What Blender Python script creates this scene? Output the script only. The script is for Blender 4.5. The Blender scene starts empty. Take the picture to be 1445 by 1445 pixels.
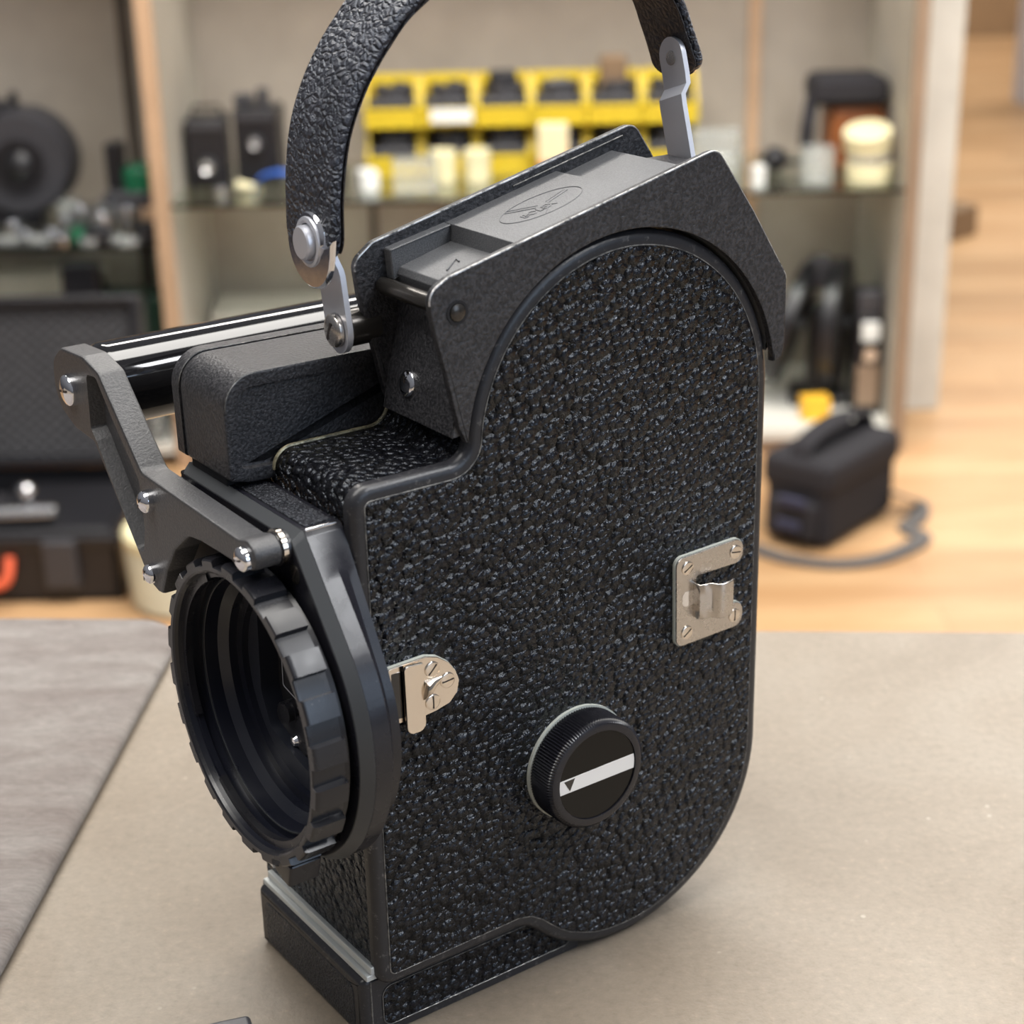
import bpy, bmesh, math, random
from mathutils import Vector, Matrix
random.seed(7)
C = bpy.context.scene.collection
sc = bpy.context.scene
cos, sin, pi = math.cos, math.sin, math.pi
YAW = 0.608258           # the film camera stands turned on the counter
FZ = -0.90               # shop floor, the counter top is z = 0

# ------------------------------------------------------------------ camera
FPX, PITCH, ROLL = 2470.33, 0.379513, -0.0231669
CAM = Vector((0.04029, -0.38445, 0.30512))
def _axes():
    cp, sp, cr, sr = cos(PITCH), sin(PITCH), cos(ROLL), sin(ROLL)
    r = Vector((1, 0, 0)); d = Vector((0, -sp, -cp)); f = Vector((0, cp, -sp))
    return cr*r - sr*d, sr*r + cr*d, f
AR, AD, AF = _axes()
cd = bpy.data.cameras.new('camera'); co = bpy.data.objects.new('camera', cd); C.objects.link(co)
co.matrix_world = Matrix((( AR.x, -AD.x, -AF.x, CAM.x), (AR.y, -AD.y, -AF.y, CAM.y), (AR.z, -AD.z, -AF.z, CAM.z), (0, 0, 0, 1)))
cd.sensor_width = 36; cd.sensor_fit = 'HORIZONTAL'; cd.lens = FPX/1445*36; cd.clip_start = 0.01; cd.clip_end = 60
cd.dof.use_dof = True; cd.dof.focus_distance = 0.455; cd.dof.aperture_fstop = 14.5
sc.camera = co
def ray(px, py): return AR*((px-722.5)/FPX) + AD*((py-722.5)/FPX) + AF
def atz(px, py, z): r = ray(px, py); return CAM + r*((z-CAM.z)/r.z)      # where a sight line meets a level
def aty(px, py, y): r = ray(px, py); return CAM + r*((y-CAM.y)/r.y)      # ... or an upright plane

# ------------------------------------------------------------------ materials
def mat(name, col, rough=0.5, metal=0.0, spec=0.5, coat=0.0, trans=0.0, ior=1.45, alpha=1.0):
    m = bpy.data.materials.new(name); m.use_nodes = True
    b = m.node_tree.nodes['Principled BSDF']
    b.inputs['Base Color'].default_value = (*col, 1); b.inputs['Roughness'].default_value = rough
    b.inputs['Metallic'].default_value = metal; b.inputs['Specular IOR Level'].default_value = spec
    b.inputs['Coat Weight'].default_value = coat; b.inputs['Transmission Weight'].default_value = trans
    b.inputs['IOR'].default_value = ior; b.inputs['Alpha'].default_value = alpha
    return m
def N(m, t, **kw):
    n = m.node_tree.nodes.new(t)
    for k, v in kw.items():
        if hasattr(n, k): setattr(n, k, v)
        else: n.inputs[k].default_value = v
    return n
def L(m, a, b): m.node_tree.links.new(a, b)
def P(m): return m.node_tree.nodes['Principled BSDF']
def coords(m, scale=(1, 1, 1)):
    t = N(m, 'ShaderNodeTexCoord'); mp = N(m, 'ShaderNodeMapping'); mp.inputs['Scale'].default_value = scale
    L(m, t.outputs['Object'], mp.inputs['Vector']); return mp.outputs['Vector']
def noise(m, v, scale, detail=4, rough=0.55, dist=0):
    n = N(m, 'ShaderNodeTexNoise'); n.inputs['Scale'].default_value = scale; n.inputs['Detail'].default_value = detail
    n.inputs['Roughness'].default_value = rough; n.inputs['Distortion'].default_value = dist
    L(m, v, n.inputs['Vector']); return n
def ramp(m, src, stops):
    r = N(m, 'ShaderNodeValToRGB'); cr = r.color_ramp
    while len(cr.elements) < len(stops): cr.elements.new(0.5)
    for e, (p, c) in zip(cr.elements, stops):
        e.position = p; e.color = (*c, 1) if len(c) == 3 else c
    L(m, src, r.inputs['Fac']); return r.outputs['Color']
def bump(m, h, dist, strength=1.0, prev=None):
    b = N(m, 'ShaderNodeBump'); b.inputs['Distance'].default_value = dist; b.inputs['Strength'].default_value = strength
    L(m, h, b.inputs['Height'])
    if prev: L(m, prev, b.inputs['Normal'])
    return b.outputs['Normal']
def math_(m, op, a, b=None, c=None):
    n = N(m, 'ShaderNodeMath', operation=op)
    for i, v in enumerate((a, b, c)):
        if v is None: continue
        if isinstance(v, (int, float)): n.inputs[i].default_value = v
        else: L(m, v, n.inputs[i])
    return n.outputs[0]

def leather(name, col, cell, depth, rough, stretch=(1, 1, 1), hi=(0.03, 0.03, 0.035), steep=2.6, fine=.35, broad=.9, spec=.6, dome=0, warp=.9):
    m = mat(name, col, rough, spec=spec)
    v = coords(m, stretch)
    nz = noise(m, v, cell*0.8, 3, 0.6)
    mix = N(m, 'ShaderNodeMixRGB', blend_type='ADD'); mix.inputs['Fac'].default_value = 1.0
    sub = N(m, 'ShaderNodeVectorMath', operation='SCALE'); sub.inputs['Scale'].default_value = warp/cell
    L(m, nz.outputs['Color'], sub.inputs[0])
    add = N(m, 'ShaderNodeVectorMath', operation='ADD'); L(m, v, add.inputs[0]); L(m, sub.outputs[0], add.inputs[1])
    vo = N(m, 'ShaderNodeTexVoronoi', feature='DISTANCE_TO_EDGE'); vo.inputs['Scale'].default_value = cell
    L(m, add.outputs[0], vo.inputs['Vector'])
    h = math_(m, 'MINIMUM', math_(m, 'MULTIPLY', vo.outputs['Distance'], steep), 0.85)
    if dome:
        vd = N(m, 'ShaderNodeTexVoronoi', feature='F1'); vd.inputs['Scale'].default_value = cell; vd.inputs['Randomness'].default_value = 0.9
        L(m, add.outputs[0], vd.inputs['Vector'])
        h = math_(m, 'MULTIPLY', math_(m, 'POWER', vd.outputs['Distance'], 2.6), -dome)
    v2 = N(m, 'ShaderNodeTexVoronoi', feature='F1'); v2.inputs['Scale'].default_value = cell*2.1
    L(m, add.outputs[0], v2.inputs['Vector'])
    h2 = math_(m, 'MULTIPLY', v2.outputs['Distance'], -fine)
    n2 = noise(m, v, cell*3.5, 3, 0.6)
    n3 = noise(m, v, cell*0.33, 3, 0.6)
    hh = math_(m, 'ADD', math_(m, 'ADD', h, h2), math_(m, 'MULTIPLY', n2.outputs['Fac'], fine))
    hh = math_(m, 'ADD', hh, math_(m, 'MULTIPLY', n3.outputs['Fac'], broad))
    L(m, bump(m, hh, depth), P(m).inputs['Normal'])
    P(m).inputs['Specular Tint'].default_value = (0.80, 0.88, 1.0, 1)
    L(m, ramp(m, n3.outputs['Fac'], [(0.35, col), (0.75, hi)]), P(m).inputs['Base Color'])
    L(m, ramp(m, n2.outputs['Fac'], [(0.3, (rough-.1,)*3), (0.7, (rough+.14,)*3)]), P(m).inputs['Roughness'])
    return m
M = {}
M['leather'] = leather('grained_black_leatherette', (0.004, 0.004, 0.005), 385, 0.0013, 0.25, (1, 1, 1.15), (0.006, 0.006, 0.009), fine=.09, broad=.8, spec=.52, dome=2.3, warp=.8)
M['leather_fine'] = leather('fine_black_leatherette', (0.008, 0.008, 0.010), 900, 0.00040, 0.32)
M['strap'] = leather('black_strap_leather', (0.022, 0.023, 0.030), 480, 0.0009, 0.36, (1, 1, 1), (0.045, 0.047, 0.06))
M['strap_back'] = leather('dark_brown_strap_back', (0.030, 0.020, 0.015), 420, 0.00045, 0.6)

def hammer(name, c0, c1, scale, dep, rough):
    m = mat(name, c0, rough, spec=0.55); v = coords(m)
    n = noise(m, v, scale, 2, 0.5); n2 = noise(m, v, scale*3.2, 2, 0.6)
    h = math_(m, 'ADD', n.outputs['Fac'], math_(m, 'MULTIPLY', n2.outputs['Fac'], 0.35))
    L(m, bump(m, h, dep), P(m).inputs['Normal'])
    L(m, ramp(m, n.outputs['Fac'], [(0.38, c0), (0.68, c1)]), P(m).inputs['Base Color'])
    return m
M['hammer'] = hammer('hammertone_dark_grey_paint', (0.012, 0.012, 0.014), (0.044, 0.043, 0.047), 1250, 0.00028, 0.38)
M['deck'] = hammer('overhead_lit_grey_paint', (0.075, 0.077, 0.082), (0.118, 0.120, 0.126), 2600, 0.00012, 0.42)  # cover paint made lighter: overhead light on the deck is put into its colour
M['arm'] = hammer('satin_grey_casting_paint', (0.040, 0.040, 0.043), (0.060, 0.059, 0.061), 1500, 0.00012, 0.42)
def wornedge(name, paint, metal, lo, hi):
    m = mat(name, paint, 0.32, spec=0.5); v = coords(m)
    n = noise(m, v, 420, 5, 0.75)
    f = ramp(m, n.outputs['Fac'], [(lo, (0, 0, 0)), (hi, (1, 1, 1))])
    mx = N(m, 'ShaderNodeMixRGB'); mx.inputs[1].default_value = (*paint, 1); mx.inputs[2].default_value = (*metal, 1)
    L(m, f, mx.inputs[0]); L(m, mx.outputs[0], P(m).inputs['Base Color'])
    L(m, math_(m, 'MULTIPLY', f, 0.8), P(m).inputs['Metallic'])
    L(m, bump(m, n.outputs['Fac'], 0.0001), P(m).inputs['Normal'])
    return m
M['rim'] = wornedge('worn_black_painted_rim', (0.020, 0.020, 0.023), (0.24, 0.23, 0.22), 0.58, 0.80)
M['edge'] = wornedge('bare_worn_edge', (0.06, 0.06, 0.06), (0.62, 0.60, 0.58), 0.36, 0.56)
M['edge_dim'] = wornedge('faint_worn_edge', (0.05, 0.05, 0.05), (0.36, 0.35, 0.33), 0.42, 0.70)
M['glue'] = wornedge('old_glue_line', (0.10, 0.09, 0.06), (0.50, 0.44, 0.28), 0.40, 0.62)
def anod(name, c, rough):
    m = mat(name, c, rough, spec=0.55); v = coords(m)
    n = noise(m, v, 1100, 3, 0.7)
    L(m, ramp(m, n.outputs['Fac'], [(0.70, c), (0.80, (0.16, 0.15, 0.14))]), P(m).inputs['Base Color'])
    n2 = noise(m, v, 90, 3)
    L(m, ramp(m, n2.outputs['Fac'], [(0.3, (rough-.06,)*3), (0.7, (rough+.08,)*3)]), P(m).inputs['Roughness'])
    return m
M['anod'] = anod('black_anodised_metal', (0.010, 0.010, 0.014), 0.28)
M['anod_in'] = anod('black_anodised_bore', (0.006, 0.007, 0.013), 0.30)
M['anod_grip'] = anod('satin_black_grip', (0.012, 0.012, 0.015), 0.27)
M['anod_lite'] = mat('dark_grey_chamfer', (0.055, 0.058, 0.062), 0.38, metal=0.3)
M['matte_black'] = mat('matt_black', (0.006, 0.006, 0.008), 0.6)
M['dial_black'] = mat('satin_black_dial', (0.004, 0.0035, 0.003), 0.22, spec=0.3)
M['gloss_black'] = mat('gloss_black_enamel', (0.004, 0.004, 0.005), 0.07, spec=1.0)
def metal(name, col, rough, sc_=300, amt=0.05):
    m = mat(name, col, rough, metal=1.0); v = coords(m)
    n = noise(m, v, sc_, 4, 0.7)
    L(m, ramp(m, n.outputs['Fac'], [(0.3, (max(rough-amt, 0.02),)*3), (0.7, (rough+amt,)*3)]), P(m).inputs['Roughness'])
    return m
M['nickel'] = metal('warm_nickel_plate', (0.80, 0.72, 0.63), 0.16)
M['nickel_dull'] = metal('brushed_nickel_plate', (0.58, 0.54, 0.50), 0.26)
M['chrome'] = metal('polished_chrome', (0.86, 0.86, 0.89), 0.08, amt=0.03)
M['steel'] = metal('matt_steel_bracket', (0.60, 0.61, 0.66), 0.40); P(M['steel']).inputs['Metallic'].default_value = .62
M['alu'] = mat('milled_aluminium_strip', (0.52, 0.54, 0.53), 0.45, metal=0.25)
M['gasket'] = mat('pale_felt_gasket', (0.42, 0.44, 0.40), 0.8)
M['white_paint'] = mat('white_marking_paint', (0.78, 0.76, 0.73), 0.5)
M['dark_wire'] = mat('dark_worn_rod', (0.06, 0.055, 0.05), 0.25, metal=0.7)
M['slot'] = mat('dark_slot', (0.05, 0.04, 0.035), 0.5, metal=0.5)

# ------------------------------------------------------------------ mesh helpers (millimetres, film-camera axes)
def finish(name, bm, m, parent=None, ang=28, wn=True, scale=0.001):
    if scale != 1: bmesh.ops.scale(bm, vec=(scale,)*3, verts=bm.verts)
    bmesh.ops.remove_doubles(bm, verts=bm.verts, dist=1e-7)
    bmesh.ops.recalc_face_normals(bm, faces=bm.faces)
    for f in bm.faces: f.smooth = True
    for e in bm.edges:
        if len(e.link_faces) == 2: e.smooth = e.calc_face_angle(0) < math.radians(ang)
    me = bpy.data.meshes.new(name); bm.to_mesh(me); bm.free()
    for x in (m if isinstance(m, (list, tuple)) else [m]): me.materials.append(M[x] if isinstance(x, str) else x)
    o = bpy.data.objects.new(name, me); C.objects.link(o)
    if parent: o.parent = parent
    if wn:
        w = o.modifiers.new('wn', 'WEIGHTED_NORMAL'); w.keep_sharp = True; w.weight = 90
    return o
XZ = lambda a, b, d: (a, d, b)     # outlines seen from the side, depth = y
YZ = lambda a, b, d: (d, a, b)     # outlines seen from the front, depth = x
XY = lambda a, b, d: (a, b, d)
def poly(pts, seg=8):
    """points (a, b, radius) -> outline with rounded corners"""
    out = []; n = len(pts)
    for i, p in enumerate(pts):
        r = p[2] if len(p) > 2 else 0
        c = Vector(p[:2])
        if r <= 0: out.append(tuple(c)); continue
        a = Vector(pts[i-1][:2]) - c; b = Vector(pts[(i+1) % n][:2]) - c
        la, lb = a.length, b.length; a.normalize(); b.normalize()
        th = a.angle(b, pi)
        if th < 1e-3: out.append(tuple(c)); continue
        if th > pi-0.02: out.append(tuple(c)); continue
        t = min(r/math.tan(th/2), la*0.98, lb*0.98); rr = t*math.tan(th/2)
        cen = c + (a+b).normalized()*(rr/sin(th/2))
        s = c + a*t - cen; e = c + b*t - cen
        a0 = math.atan2(s.y, s.x); a1 = math.atan2(e.y, e.x); dd = (a1-a0+pi) % (2*pi)-pi
        k = max(2, int(seg*abs(dd)/1.57)+1)
        for j in range(k+1): q = a0+dd*j/k; out.append((cen.x+rr*cos(q), cen.y+rr*sin(q)))
    return out
def arc(cx, cy, r, d0, d1, n=48): return [(cx+r*cos(math.radians(d0+(d1-d0)*i/n)), cy+r*sin(math.radians(d0+(d1-d0)*i/n))) for i in range(n+1)]
def area2(p): return sum(p[i-1][0]*p[i][1]-p[i][0]*p[i-1][1] for i in range(len(p)))
def clean(p, d=1e-3):
    o = []
    for q in p:
        if not o or (Vector(q[:2])-Vector(o[-1][:2])).length > d: o.append(tuple(q[:2]))
    if (Vector(o[0])-Vector(o[-1])).length < d: o.pop()
    return o
def inset(p, k):
    if area2(p) < 0: k = -k
    n = len(p); out = []
    for i in range(n):
        a, b, c = Vector(p[i-1]), Vector(p[i]), Vector(p[(i+1) % n])
        u = (b-a).normalized(); v = (c-b).normalized()
        n1 = Vector((-u.y, u.x)); n2 = Vector((-v.y, v.x)); s = n1+n2
        s = s/max(s.length_squared/2, 0.25) if s.length > 1e-6 else n1
        out.append(tuple(b+s*k))
    return out
def layers(bm, outline, lays, mp=XZ, cap0=True, cap1=True, mi=0):
    p = clean(outline); loops = []
    for d, k in lays: loops.append([bm.verts.new(mp(a, b, d)) for a, b in (inset(p, k) if k else p)])
    n = len(p)
    for A, B in zip(loops, loops[1:]):
        for i in range(n):
            try: f = bm.faces.new((A[i-1], A[i], B[i], B[i-1])); f.material_index = mi
            except ValueError: pass
    for on, l in ((cap0, loops[0]), (cap1, loops[-1])):
        if on: f = bm.faces.new(l); f.material_index = mi
    return bm
def plate(bm, outline, d0, d1, bev=0.3, mp=XZ):
    """slab between depths d0 (seen side) and d1 with a softened seen edge"""
    s = 1 if d1 > d0 else -1
    if bev: L_ = [(d0, bev), (d0+s*bev*.3, bev*.3), (d0+s*bev, 0), (d1-s*bev*.5, 0), (d1, bev*.5)]
    else: L_ = [(d0, 0), (d1, 0)]
    return layers(bm, outline, L_, mp)
def circ(a, b, r, n=32): return [(a+r*cos(2*pi*i/n), b+r*sin(2*pi*i/n)) for i in range(n)]
def lathe(bm, prof, origin, axis, n=48, ref=None, close=False):
    """prof: (distance along axis, radius)"""
    ax = Vector(axis).normalized(); o = Vector(origin)
    u = Vector(ref) if ref else ax.orthogonal(); u = (u-ax*u.dot(ax)).normalized(); w = ax.cross(u)
    rows = []
    for d, r in prof:
        if r < 1e-6: rows.append([bm.verts.new(o+ax*d)])
        else: rows.append([bm.verts.new(o+ax*d+(u*cos(2*pi*i/n)+w*sin(2*pi*i/n))*r) for i in range(n)])
    if close: rows.append(rows[0])
    for A, B in zip(rows, rows[1:]):
        for i in range(n):
            a0, a1 = A[i-1 if len(A) > 1 else 0], A[i if len(A) > 1 else 0]
            b0, b1 = B[i-1 if len(B) > 1 else 0], B[i if len(B) > 1 else 0]
            vs = []
            for v in (a0, a1, b1, b0):
                if v not in vs: vs.append(v)
            if len(vs) > 2: bm.faces.new(vs)
    return bm
def bx(bm, x0, x1, y0, y1, z0, z1, bev=0.0, seg=3, rot=None, org=None):
    vs = [bm.verts.new((x, y, z)) for x in (x0, x1) for y in (y0, y1) for z in (z0, z1)]
    fs = [bm.faces.new([vs[i] for i in q]) for q in ((0, 1, 3, 2), (4, 6, 7, 5), (0, 4, 5, 1), (2, 3, 7, 6), (0, 2, 6, 4), (1, 5, 7, 3))]
    bmesh.ops.recalc_face_normals(bm, faces=fs)
    geo = vs
    if bev:
        es = list({e for v in vs for e in v.link_edges})
        r = bmesh.ops.bevel(bm, geom=es, offset=bev, segments=seg, profile=0.5, affect='EDGES')
        geo = list({v for f in r['faces'] for v in f.verts} | {v for v in vs if v.is_valid})
    if rot is not None: bmesh.ops.rotate(bm, verts=geo, cent=org or (0, 0, 0), matrix=rot)
    return bm
def tube(bm, pts, r, n=8, closed=False, caps=True, prof=None):
    """sweep a round (or given) section along pts"""
    pts = [Vector(p) for p in pts]; K = len(pts); rings = []; up = None
    for i, p in enumerate(pts):
        if closed: t = pts[(i+1) % K]-pts[i-1]
        else: t = pts[min(i+1, K-1)]-pts[max(i-1, 0)]
        t.normalize()
        if up is None: up = t.orthogonal().normalized()
        up = (up-t*up.dot(t)).normalized(); s = t.cross(up)
        rr = r[i] if isinstance(r, (list, tuple)) else r
        rings.append([bm.verts.new(p+(up*cos(2*pi*j/n)+s*sin(2*pi*j/n))*rr) for j in range(n)])
    seq = list(zip(rings, rings[1:]))+([(rings[-1], rings[0])] if closed else [])
    for A, B in seq:
        for j in range(n): bm.faces.new((A[j-1], A[j], B[j], B[j-1]))
    if caps and not closed: bm.faces.new(rings[0]); bm.faces.new(rings[-1])
    return bm
def ribbon(bm, pts, wv, tv, w0, t):
    """flat band: half width w along wv(i), thickness t along tv(i)"""
    rings = []
    for i, p in enumerate(pts):
        W = wv(i) if callable(wv) else Vector(wv); T = tv(i) if callable(tv) else Vector(tv); p = Vector(p)
        e = 0.35*t; w = w0(i) if callable(w0) else w0
        sec = [(-w, -t/2+e), (-w+e, -t/2), (-w*.4, -t/2-.12*t), (w*.4, -t/2-.12*t), (w-e, -t/2), (w, -t/2+e), (w, t/2-e), (w-e, t/2), (w*.4, t/2+.12*t), (-w*.4, t/2+.12*t), (-w+e, t/2), (-w, t/2-e)]
        rings.append([bm.verts.new(p+W*a+T*b) for a, b in sec])
    n = 12
    for A, B in zip(rings, rings[1:]):
        for j in range(n): bm.faces.new((A[j-1], A[j], B[j], B[j-1]))
    bm.faces.new(rings[0]); bm.faces.new(rings[-1])
    return bm
def catmull(P_, k=8):
    P_ = [Vector(p) for p in P_]; out = []
    for i in range(len(P_)-1):
        a, b, c, d = P_[max(i-1, 0)], P_[i], P_[i+1], P_[min(i+2, len(P_)-1)]
        for j in range(k):
            t = j/k; out.append(0.5*((2*b)+(c-a)*t+(2*a-5*b+4*c-d)*t*t+(3*b-a-3*c+d)*t**3))
    out.append(P_[-1]); return out
def new(): return bmesh.new()
def thing(name, label, cat, loc=(0, 0, 0), rz=0, group=None):
    o = bpy.data.objects.new(name, None); C.objects.link(o); o.location = loc; o.rotation_euler = (0, 0, rz)
    o.empty_display_size = 0.05; tag(o, label, cat, group); return o
def tag(o, label, cat, group=None):
    o['label'] = label; o['category'] = cat
    if group: o['group'] = group
    return o
def struct(o): o['kind'] = 'structure'; return o
def screw(parent, pos, axis, r, h, slot_deg, m='chrome', dome=0.6, name='screw', label=None, ref=None, slotw=0.16):
    """slotted screw head standing on pos, facing along axis"""
    bm = new(); ax = Vector(axis).normalized(); u = ax.orthogonal().normalized() if ref is None else Vector(ref).normalized()
    w = ax.cross(u); q = math.radians(slot_deg); s = u*cos(q)+w*sin(q); tt = ax.cross(s)
    prof = [(0, r), (h*.4, r)]+[(h*.4+dome*h*sin(a)*1.0, r*cos(a)) for a in (0.25, 0.5, 0.8, 1.1, 1.35)]
    lathe(bm, prof+[(h*.4+dome*h, 0)], pos, ax, 24)
    o = finish(name, bm, m, parent, ang=40)
    bm = new(); top = Vector(pos)+ax*(h*.4+dome*h*.96)
    vs = []
    for e in (-1, 1):
        for a, b in ((-1, -1), (1, -1), (1, 1), (-1, 1)):
            vs.append(bm.verts.new(top+ax*(0.03*e+ (0.02))+s*(a*r*(.58 if dome > .5 else .80 if dome > .3 else .97))*1.0+tt*(b*r*slotw*.55)))
    for i in range(4): bm.faces.new((vs[i], vs[(i+1) % 4], vs[4+(i+1) % 4], vs[4+i]))
    bm.faces.new(vs[:4]); bm.faces.new(vs[4:])
    sl = finish('slot', bm, 'slot', o, wn=False)
    if label: o['label'] = label
    return o

# ------------------------------------------------------------------ THE FILM CAMERA
cam = thing('film_camera', 'vintage black leather-covered film camera standing on the countertop, no lens fitted', 'film camera', (0, 0, 0), YAW)

ARC_T = arc(84, 158.2, 49.7, 172, 2, 60); ARC_B = arc(83.6, 50.6, 50.1, -2, -104, 44)
STEP = [(66.5, 3.9), (62, 6.0), (58, 8.8), (54.6, 11.9), (51.8, 14.6), (48.8, 16.7), (45.5, 17.5), (42, 17.4)]
def camera_outline(z_low=17.0, x0=0.8, r=5.5):
    pts = poly([(42, z_low+.4), (x0, z_low, r), (x0, 158.6, r), (34.6, 158.6, 5.5), ARC_T[0]], 10)
    return clean(pts[1:-1]+ARC_T+ARC_B+STEP)
OUT = camera_outline()

# body shell: leather covered box with the same outline, 61 mm deep
bm = new(); layers(bm, inset(clean(OUT), 0.35), [(0.9, 0.0), (59.5, 0), (61, 1.5)], XZ)
shell = finish('body_shell', bm, 'leather', cam)
bm = new()
e = inset(clean(OUT), 0.2)
top = [p for p in e if p[1] > 140 and p[0] < 40]
tube(bm, [(x, 35.2, z) for x, z in top], 0.55, 8)
finish('glue_seam', bm, 'glue', shell)

# side door
bm = new()
layers(bm, OUT, [(0.9, 0.25), (0.6, 0.0), (-1.0, 0.0), (-1.9, 0.35), (-2.6, 1.1), (-2.95, 2.1), (-3.0, 3.6)], XZ)
door = finish('side_door', bm, 'rim', cam, ang=35)
door['label'] = 'leather-covered side door with worn black rim'
bm = new(); layers(bm, OUT, [(-2.9, 3.9), (-3.25, 3.95), (-3.4, 4.3), (-3.42, 4.8)], XZ)
finish('door_leather', bm, 'leather', door, ang=35)
bm = new(); tube(bm, [(x, -3.05, z) for x, z in inset(clean(OUT), 3.75)], 0.2, 6, closed=True)
finish('worn_rim_line', bm, 'edge_dim', door)

# base block with foot plate
base = finish('tripod_base', bx(new(), 0, 69, 0.1, 61, 0, 18.6, 0.5), 'rim', cam)
base['label'] = 'black base block under the body'
bm = new(); plate(bm, poly([(3.6, 3.0, 3), (3.6, 15.2, 3), (66, 15.2, 3), (66, 3.0, 3)]), -0.15, 0.6, 0.2)
finish('leather_inset', bm, 'leather', base)
bm = new(); tube(bm, [(x, -0.1, z) for x, z in clean(poly([(3.4, 2.8, 3), (3.4, 15.4, 3), (66.2, 15.4, 3), (66.2, 2.8, 3)]))], 0.14, 6, closed=True)
finish('worn_rim_line', bm, 'edge_dim', base)
bm = new(); layers(bm, poly([(0.2, 0.2, 1.5), (58.5, 0.2, 1.5), (58.5, 19.6, 1.8), (0.2, 19.6, 1.8)]), [(0.1, 0), (-1.0, 0), (-1.9, .4), (-2.6, 1.1), (-2.9, 2.0)], YZ)
fp = finish('front_foot', bm, 'rim', cam, ang=40)
bm = new(); plate(bm, poly([(4.4, 2.6, 2.6), (54.4, 2.6, 2.6), (54.4, 16.4, 2.6), (4.4, 16.4, 2.6)]), -3.1, -2.4, 0.2, YZ)
finish('leather_inset', bm, 'leather_fine', fp)
bm = new(); tube(bm, [(0.05, 0.15, 0.5), (0.05, 0.15, 18.6)], 0.22, 6); finish('worn_rim_line', bm, 'edge_dim', fp)
bm = new(); bx(bm, -1.4, 2.2, -0.6, 57.5, 19.5, 21.3, 0.3)
strip = finish('mounting_strip', bm, 'alu', cam)
bm = new(); bx(bm, -0.2, 2.2, -0.9, 56.8, 21.4, 23.8, 0.35); finish('strip_edge', bm, 'alu', strip)

# dial knob on the door
kx, kz = 66.2, 64.2
bm = new(); lathe(bm, [(-.2, 16.7), (1.0, 16.7), (1.1, 15)], (kx, -3.3, kz), (0, -1, 0), 72)
knob = None
bm2 = new(); n = 240; rows = []
for yv, r, tooth in ((1.1, 15.9, 1), (8.2, 15.9, 1), (8.9, 15.6, .9), (9.6, 15.0, 0), (9.9, 14.2, 0), (9.9, 12.95, 0), (9.35, 12.9, 0), (9.35, 0, 0)):
    if r == 0: rows.append([bm2.verts.new((kx, -3.3-yv, kz))])
    else: rows.append([bm2.verts.new((kx+(r+tooth*(0.32 if i % 2 else -.12))*cos(2*pi*i/n), -3.3-yv, kz+(r+tooth*(0.32 if i % 2 else -.12))*sin(2*pi*i/n))) for i in range(n)])
for A, B in zip(rows, rows[1:]):
    for i in range(n):
        bm2.faces.new((A[i-1], A[i], B[i], B[i-1]) if len(B) > 1 else (A[i-1], A[i], B[0]))
knob = finish('dial_knob', bm2, 'anod', cam, ang=30)
knob['label'] = 'round black knurled dial with a white line'
finish('felt_washer', bm, 'gasket', knob, ang=40)
bm = new(); lathe(bm, [(0, 12.75), (.15, 12.75), (.15, 0)], (kx, -12.65, kz), (0, -1, 0), 64); finish('dial_face', bm, 'dial_black', knob)
def knobpt(a, b, y): return (kx+a, y, kz+b)
bm = new(); R = 12.7; q = [(-12.6, -2.2), (-12.6, 2.0), (12.55, 2.2), (12.55, -2.2)]
left = [(-math.sqrt(R*R-t*t), t) for t in (-2.25, -1, 0, 1, 2.0)]; right = [(math.sqrt(R*R-t*t), t) for t in (2.2, 1, 0, -1, -2.2)]
vs = [bm.verts.new(knobpt(a, b, -12.86)) for a, b in left+right]; bm.faces.new(vs)
v2 = [bm.verts.new(knobpt(a, b, -12.8)) for a, b in left+right]
for i in range(len(vs)): bm.faces.new((vs[i-1], vs[i], v2[i], v2[i-1]))
finish('white_line', bm, 'white_paint', knob, wn=False)
bm = new(); tri = [(-11.2, 1.5), (-7.6, 1.6), (-9.3, -1.8)]
va = [bm.verts.new(knobpt(a, b, -12.92)) for a, b in tri]; vb = [bm.verts.new(knobpt(a, b, -12.85)) for a, b in tri]
bm.faces.new(va)
for i in range(3): bm.faces.new((va[i-1], va[i], vb[i], vb[i-1]))
finish('triangle_mark', bm, 'gloss_black', knob, wn=False)

# front latch (nickel, with lever)
latch_out = poly([(7.2, 95.2, 1.2), (7.0, 110.6, 1.6), (18.5, 110.9), (22.0, 109.8), (25.2, 107.4), (27.3, 104.3), (28.2, 101.6), (27.5, 98.3), (25.2, 96.0), (21, 95.0), (17, 94.6, .5), (13, 94.8, .5)])
bm = new(); layers(bm, latch_out, [(-3.3, -0.15), (-4.4, -0.15)], XZ); latch = finish('front_latch', bm, 'gasket', cam)
latch['label'] = 'small warm nickel latch plate with a finger lever'
bm = new()
plate(bm, latch_out, -4.9, -4.3, 0.2)
finish('latch_plate', bm, 'nickel', latch)
bm = new(); bx(bm, 8.3, 11.6, -4.98, -4.4, 96.3, 109.2, 0.1); finish('latch_slot', bm, 'gloss_black', latch)
bm = new(); plate(bm, poly([(11.4, 91.6, 2.2), (11.2, 110.9, 1.3), (16.9, 110.4, .4), (17.0, 91.6, 2.2)]), -6.5, -5.5, 0.35)
bx(bm, 12.2, 16.8, -5.6, -4.8, 95, 110, 0.05)
lever = finish('latch_lever', bm, 'nickel', latch)
bm = new(); v = [(16.6, -5.4, 108.3), (16.8, -6.35, 105.5), (22.6, -5.0, 103.4), (16.8, -6.35, 98.6), (16.8, -5.0, 96.6), (16.8, -4.7, 108.4)]
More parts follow.
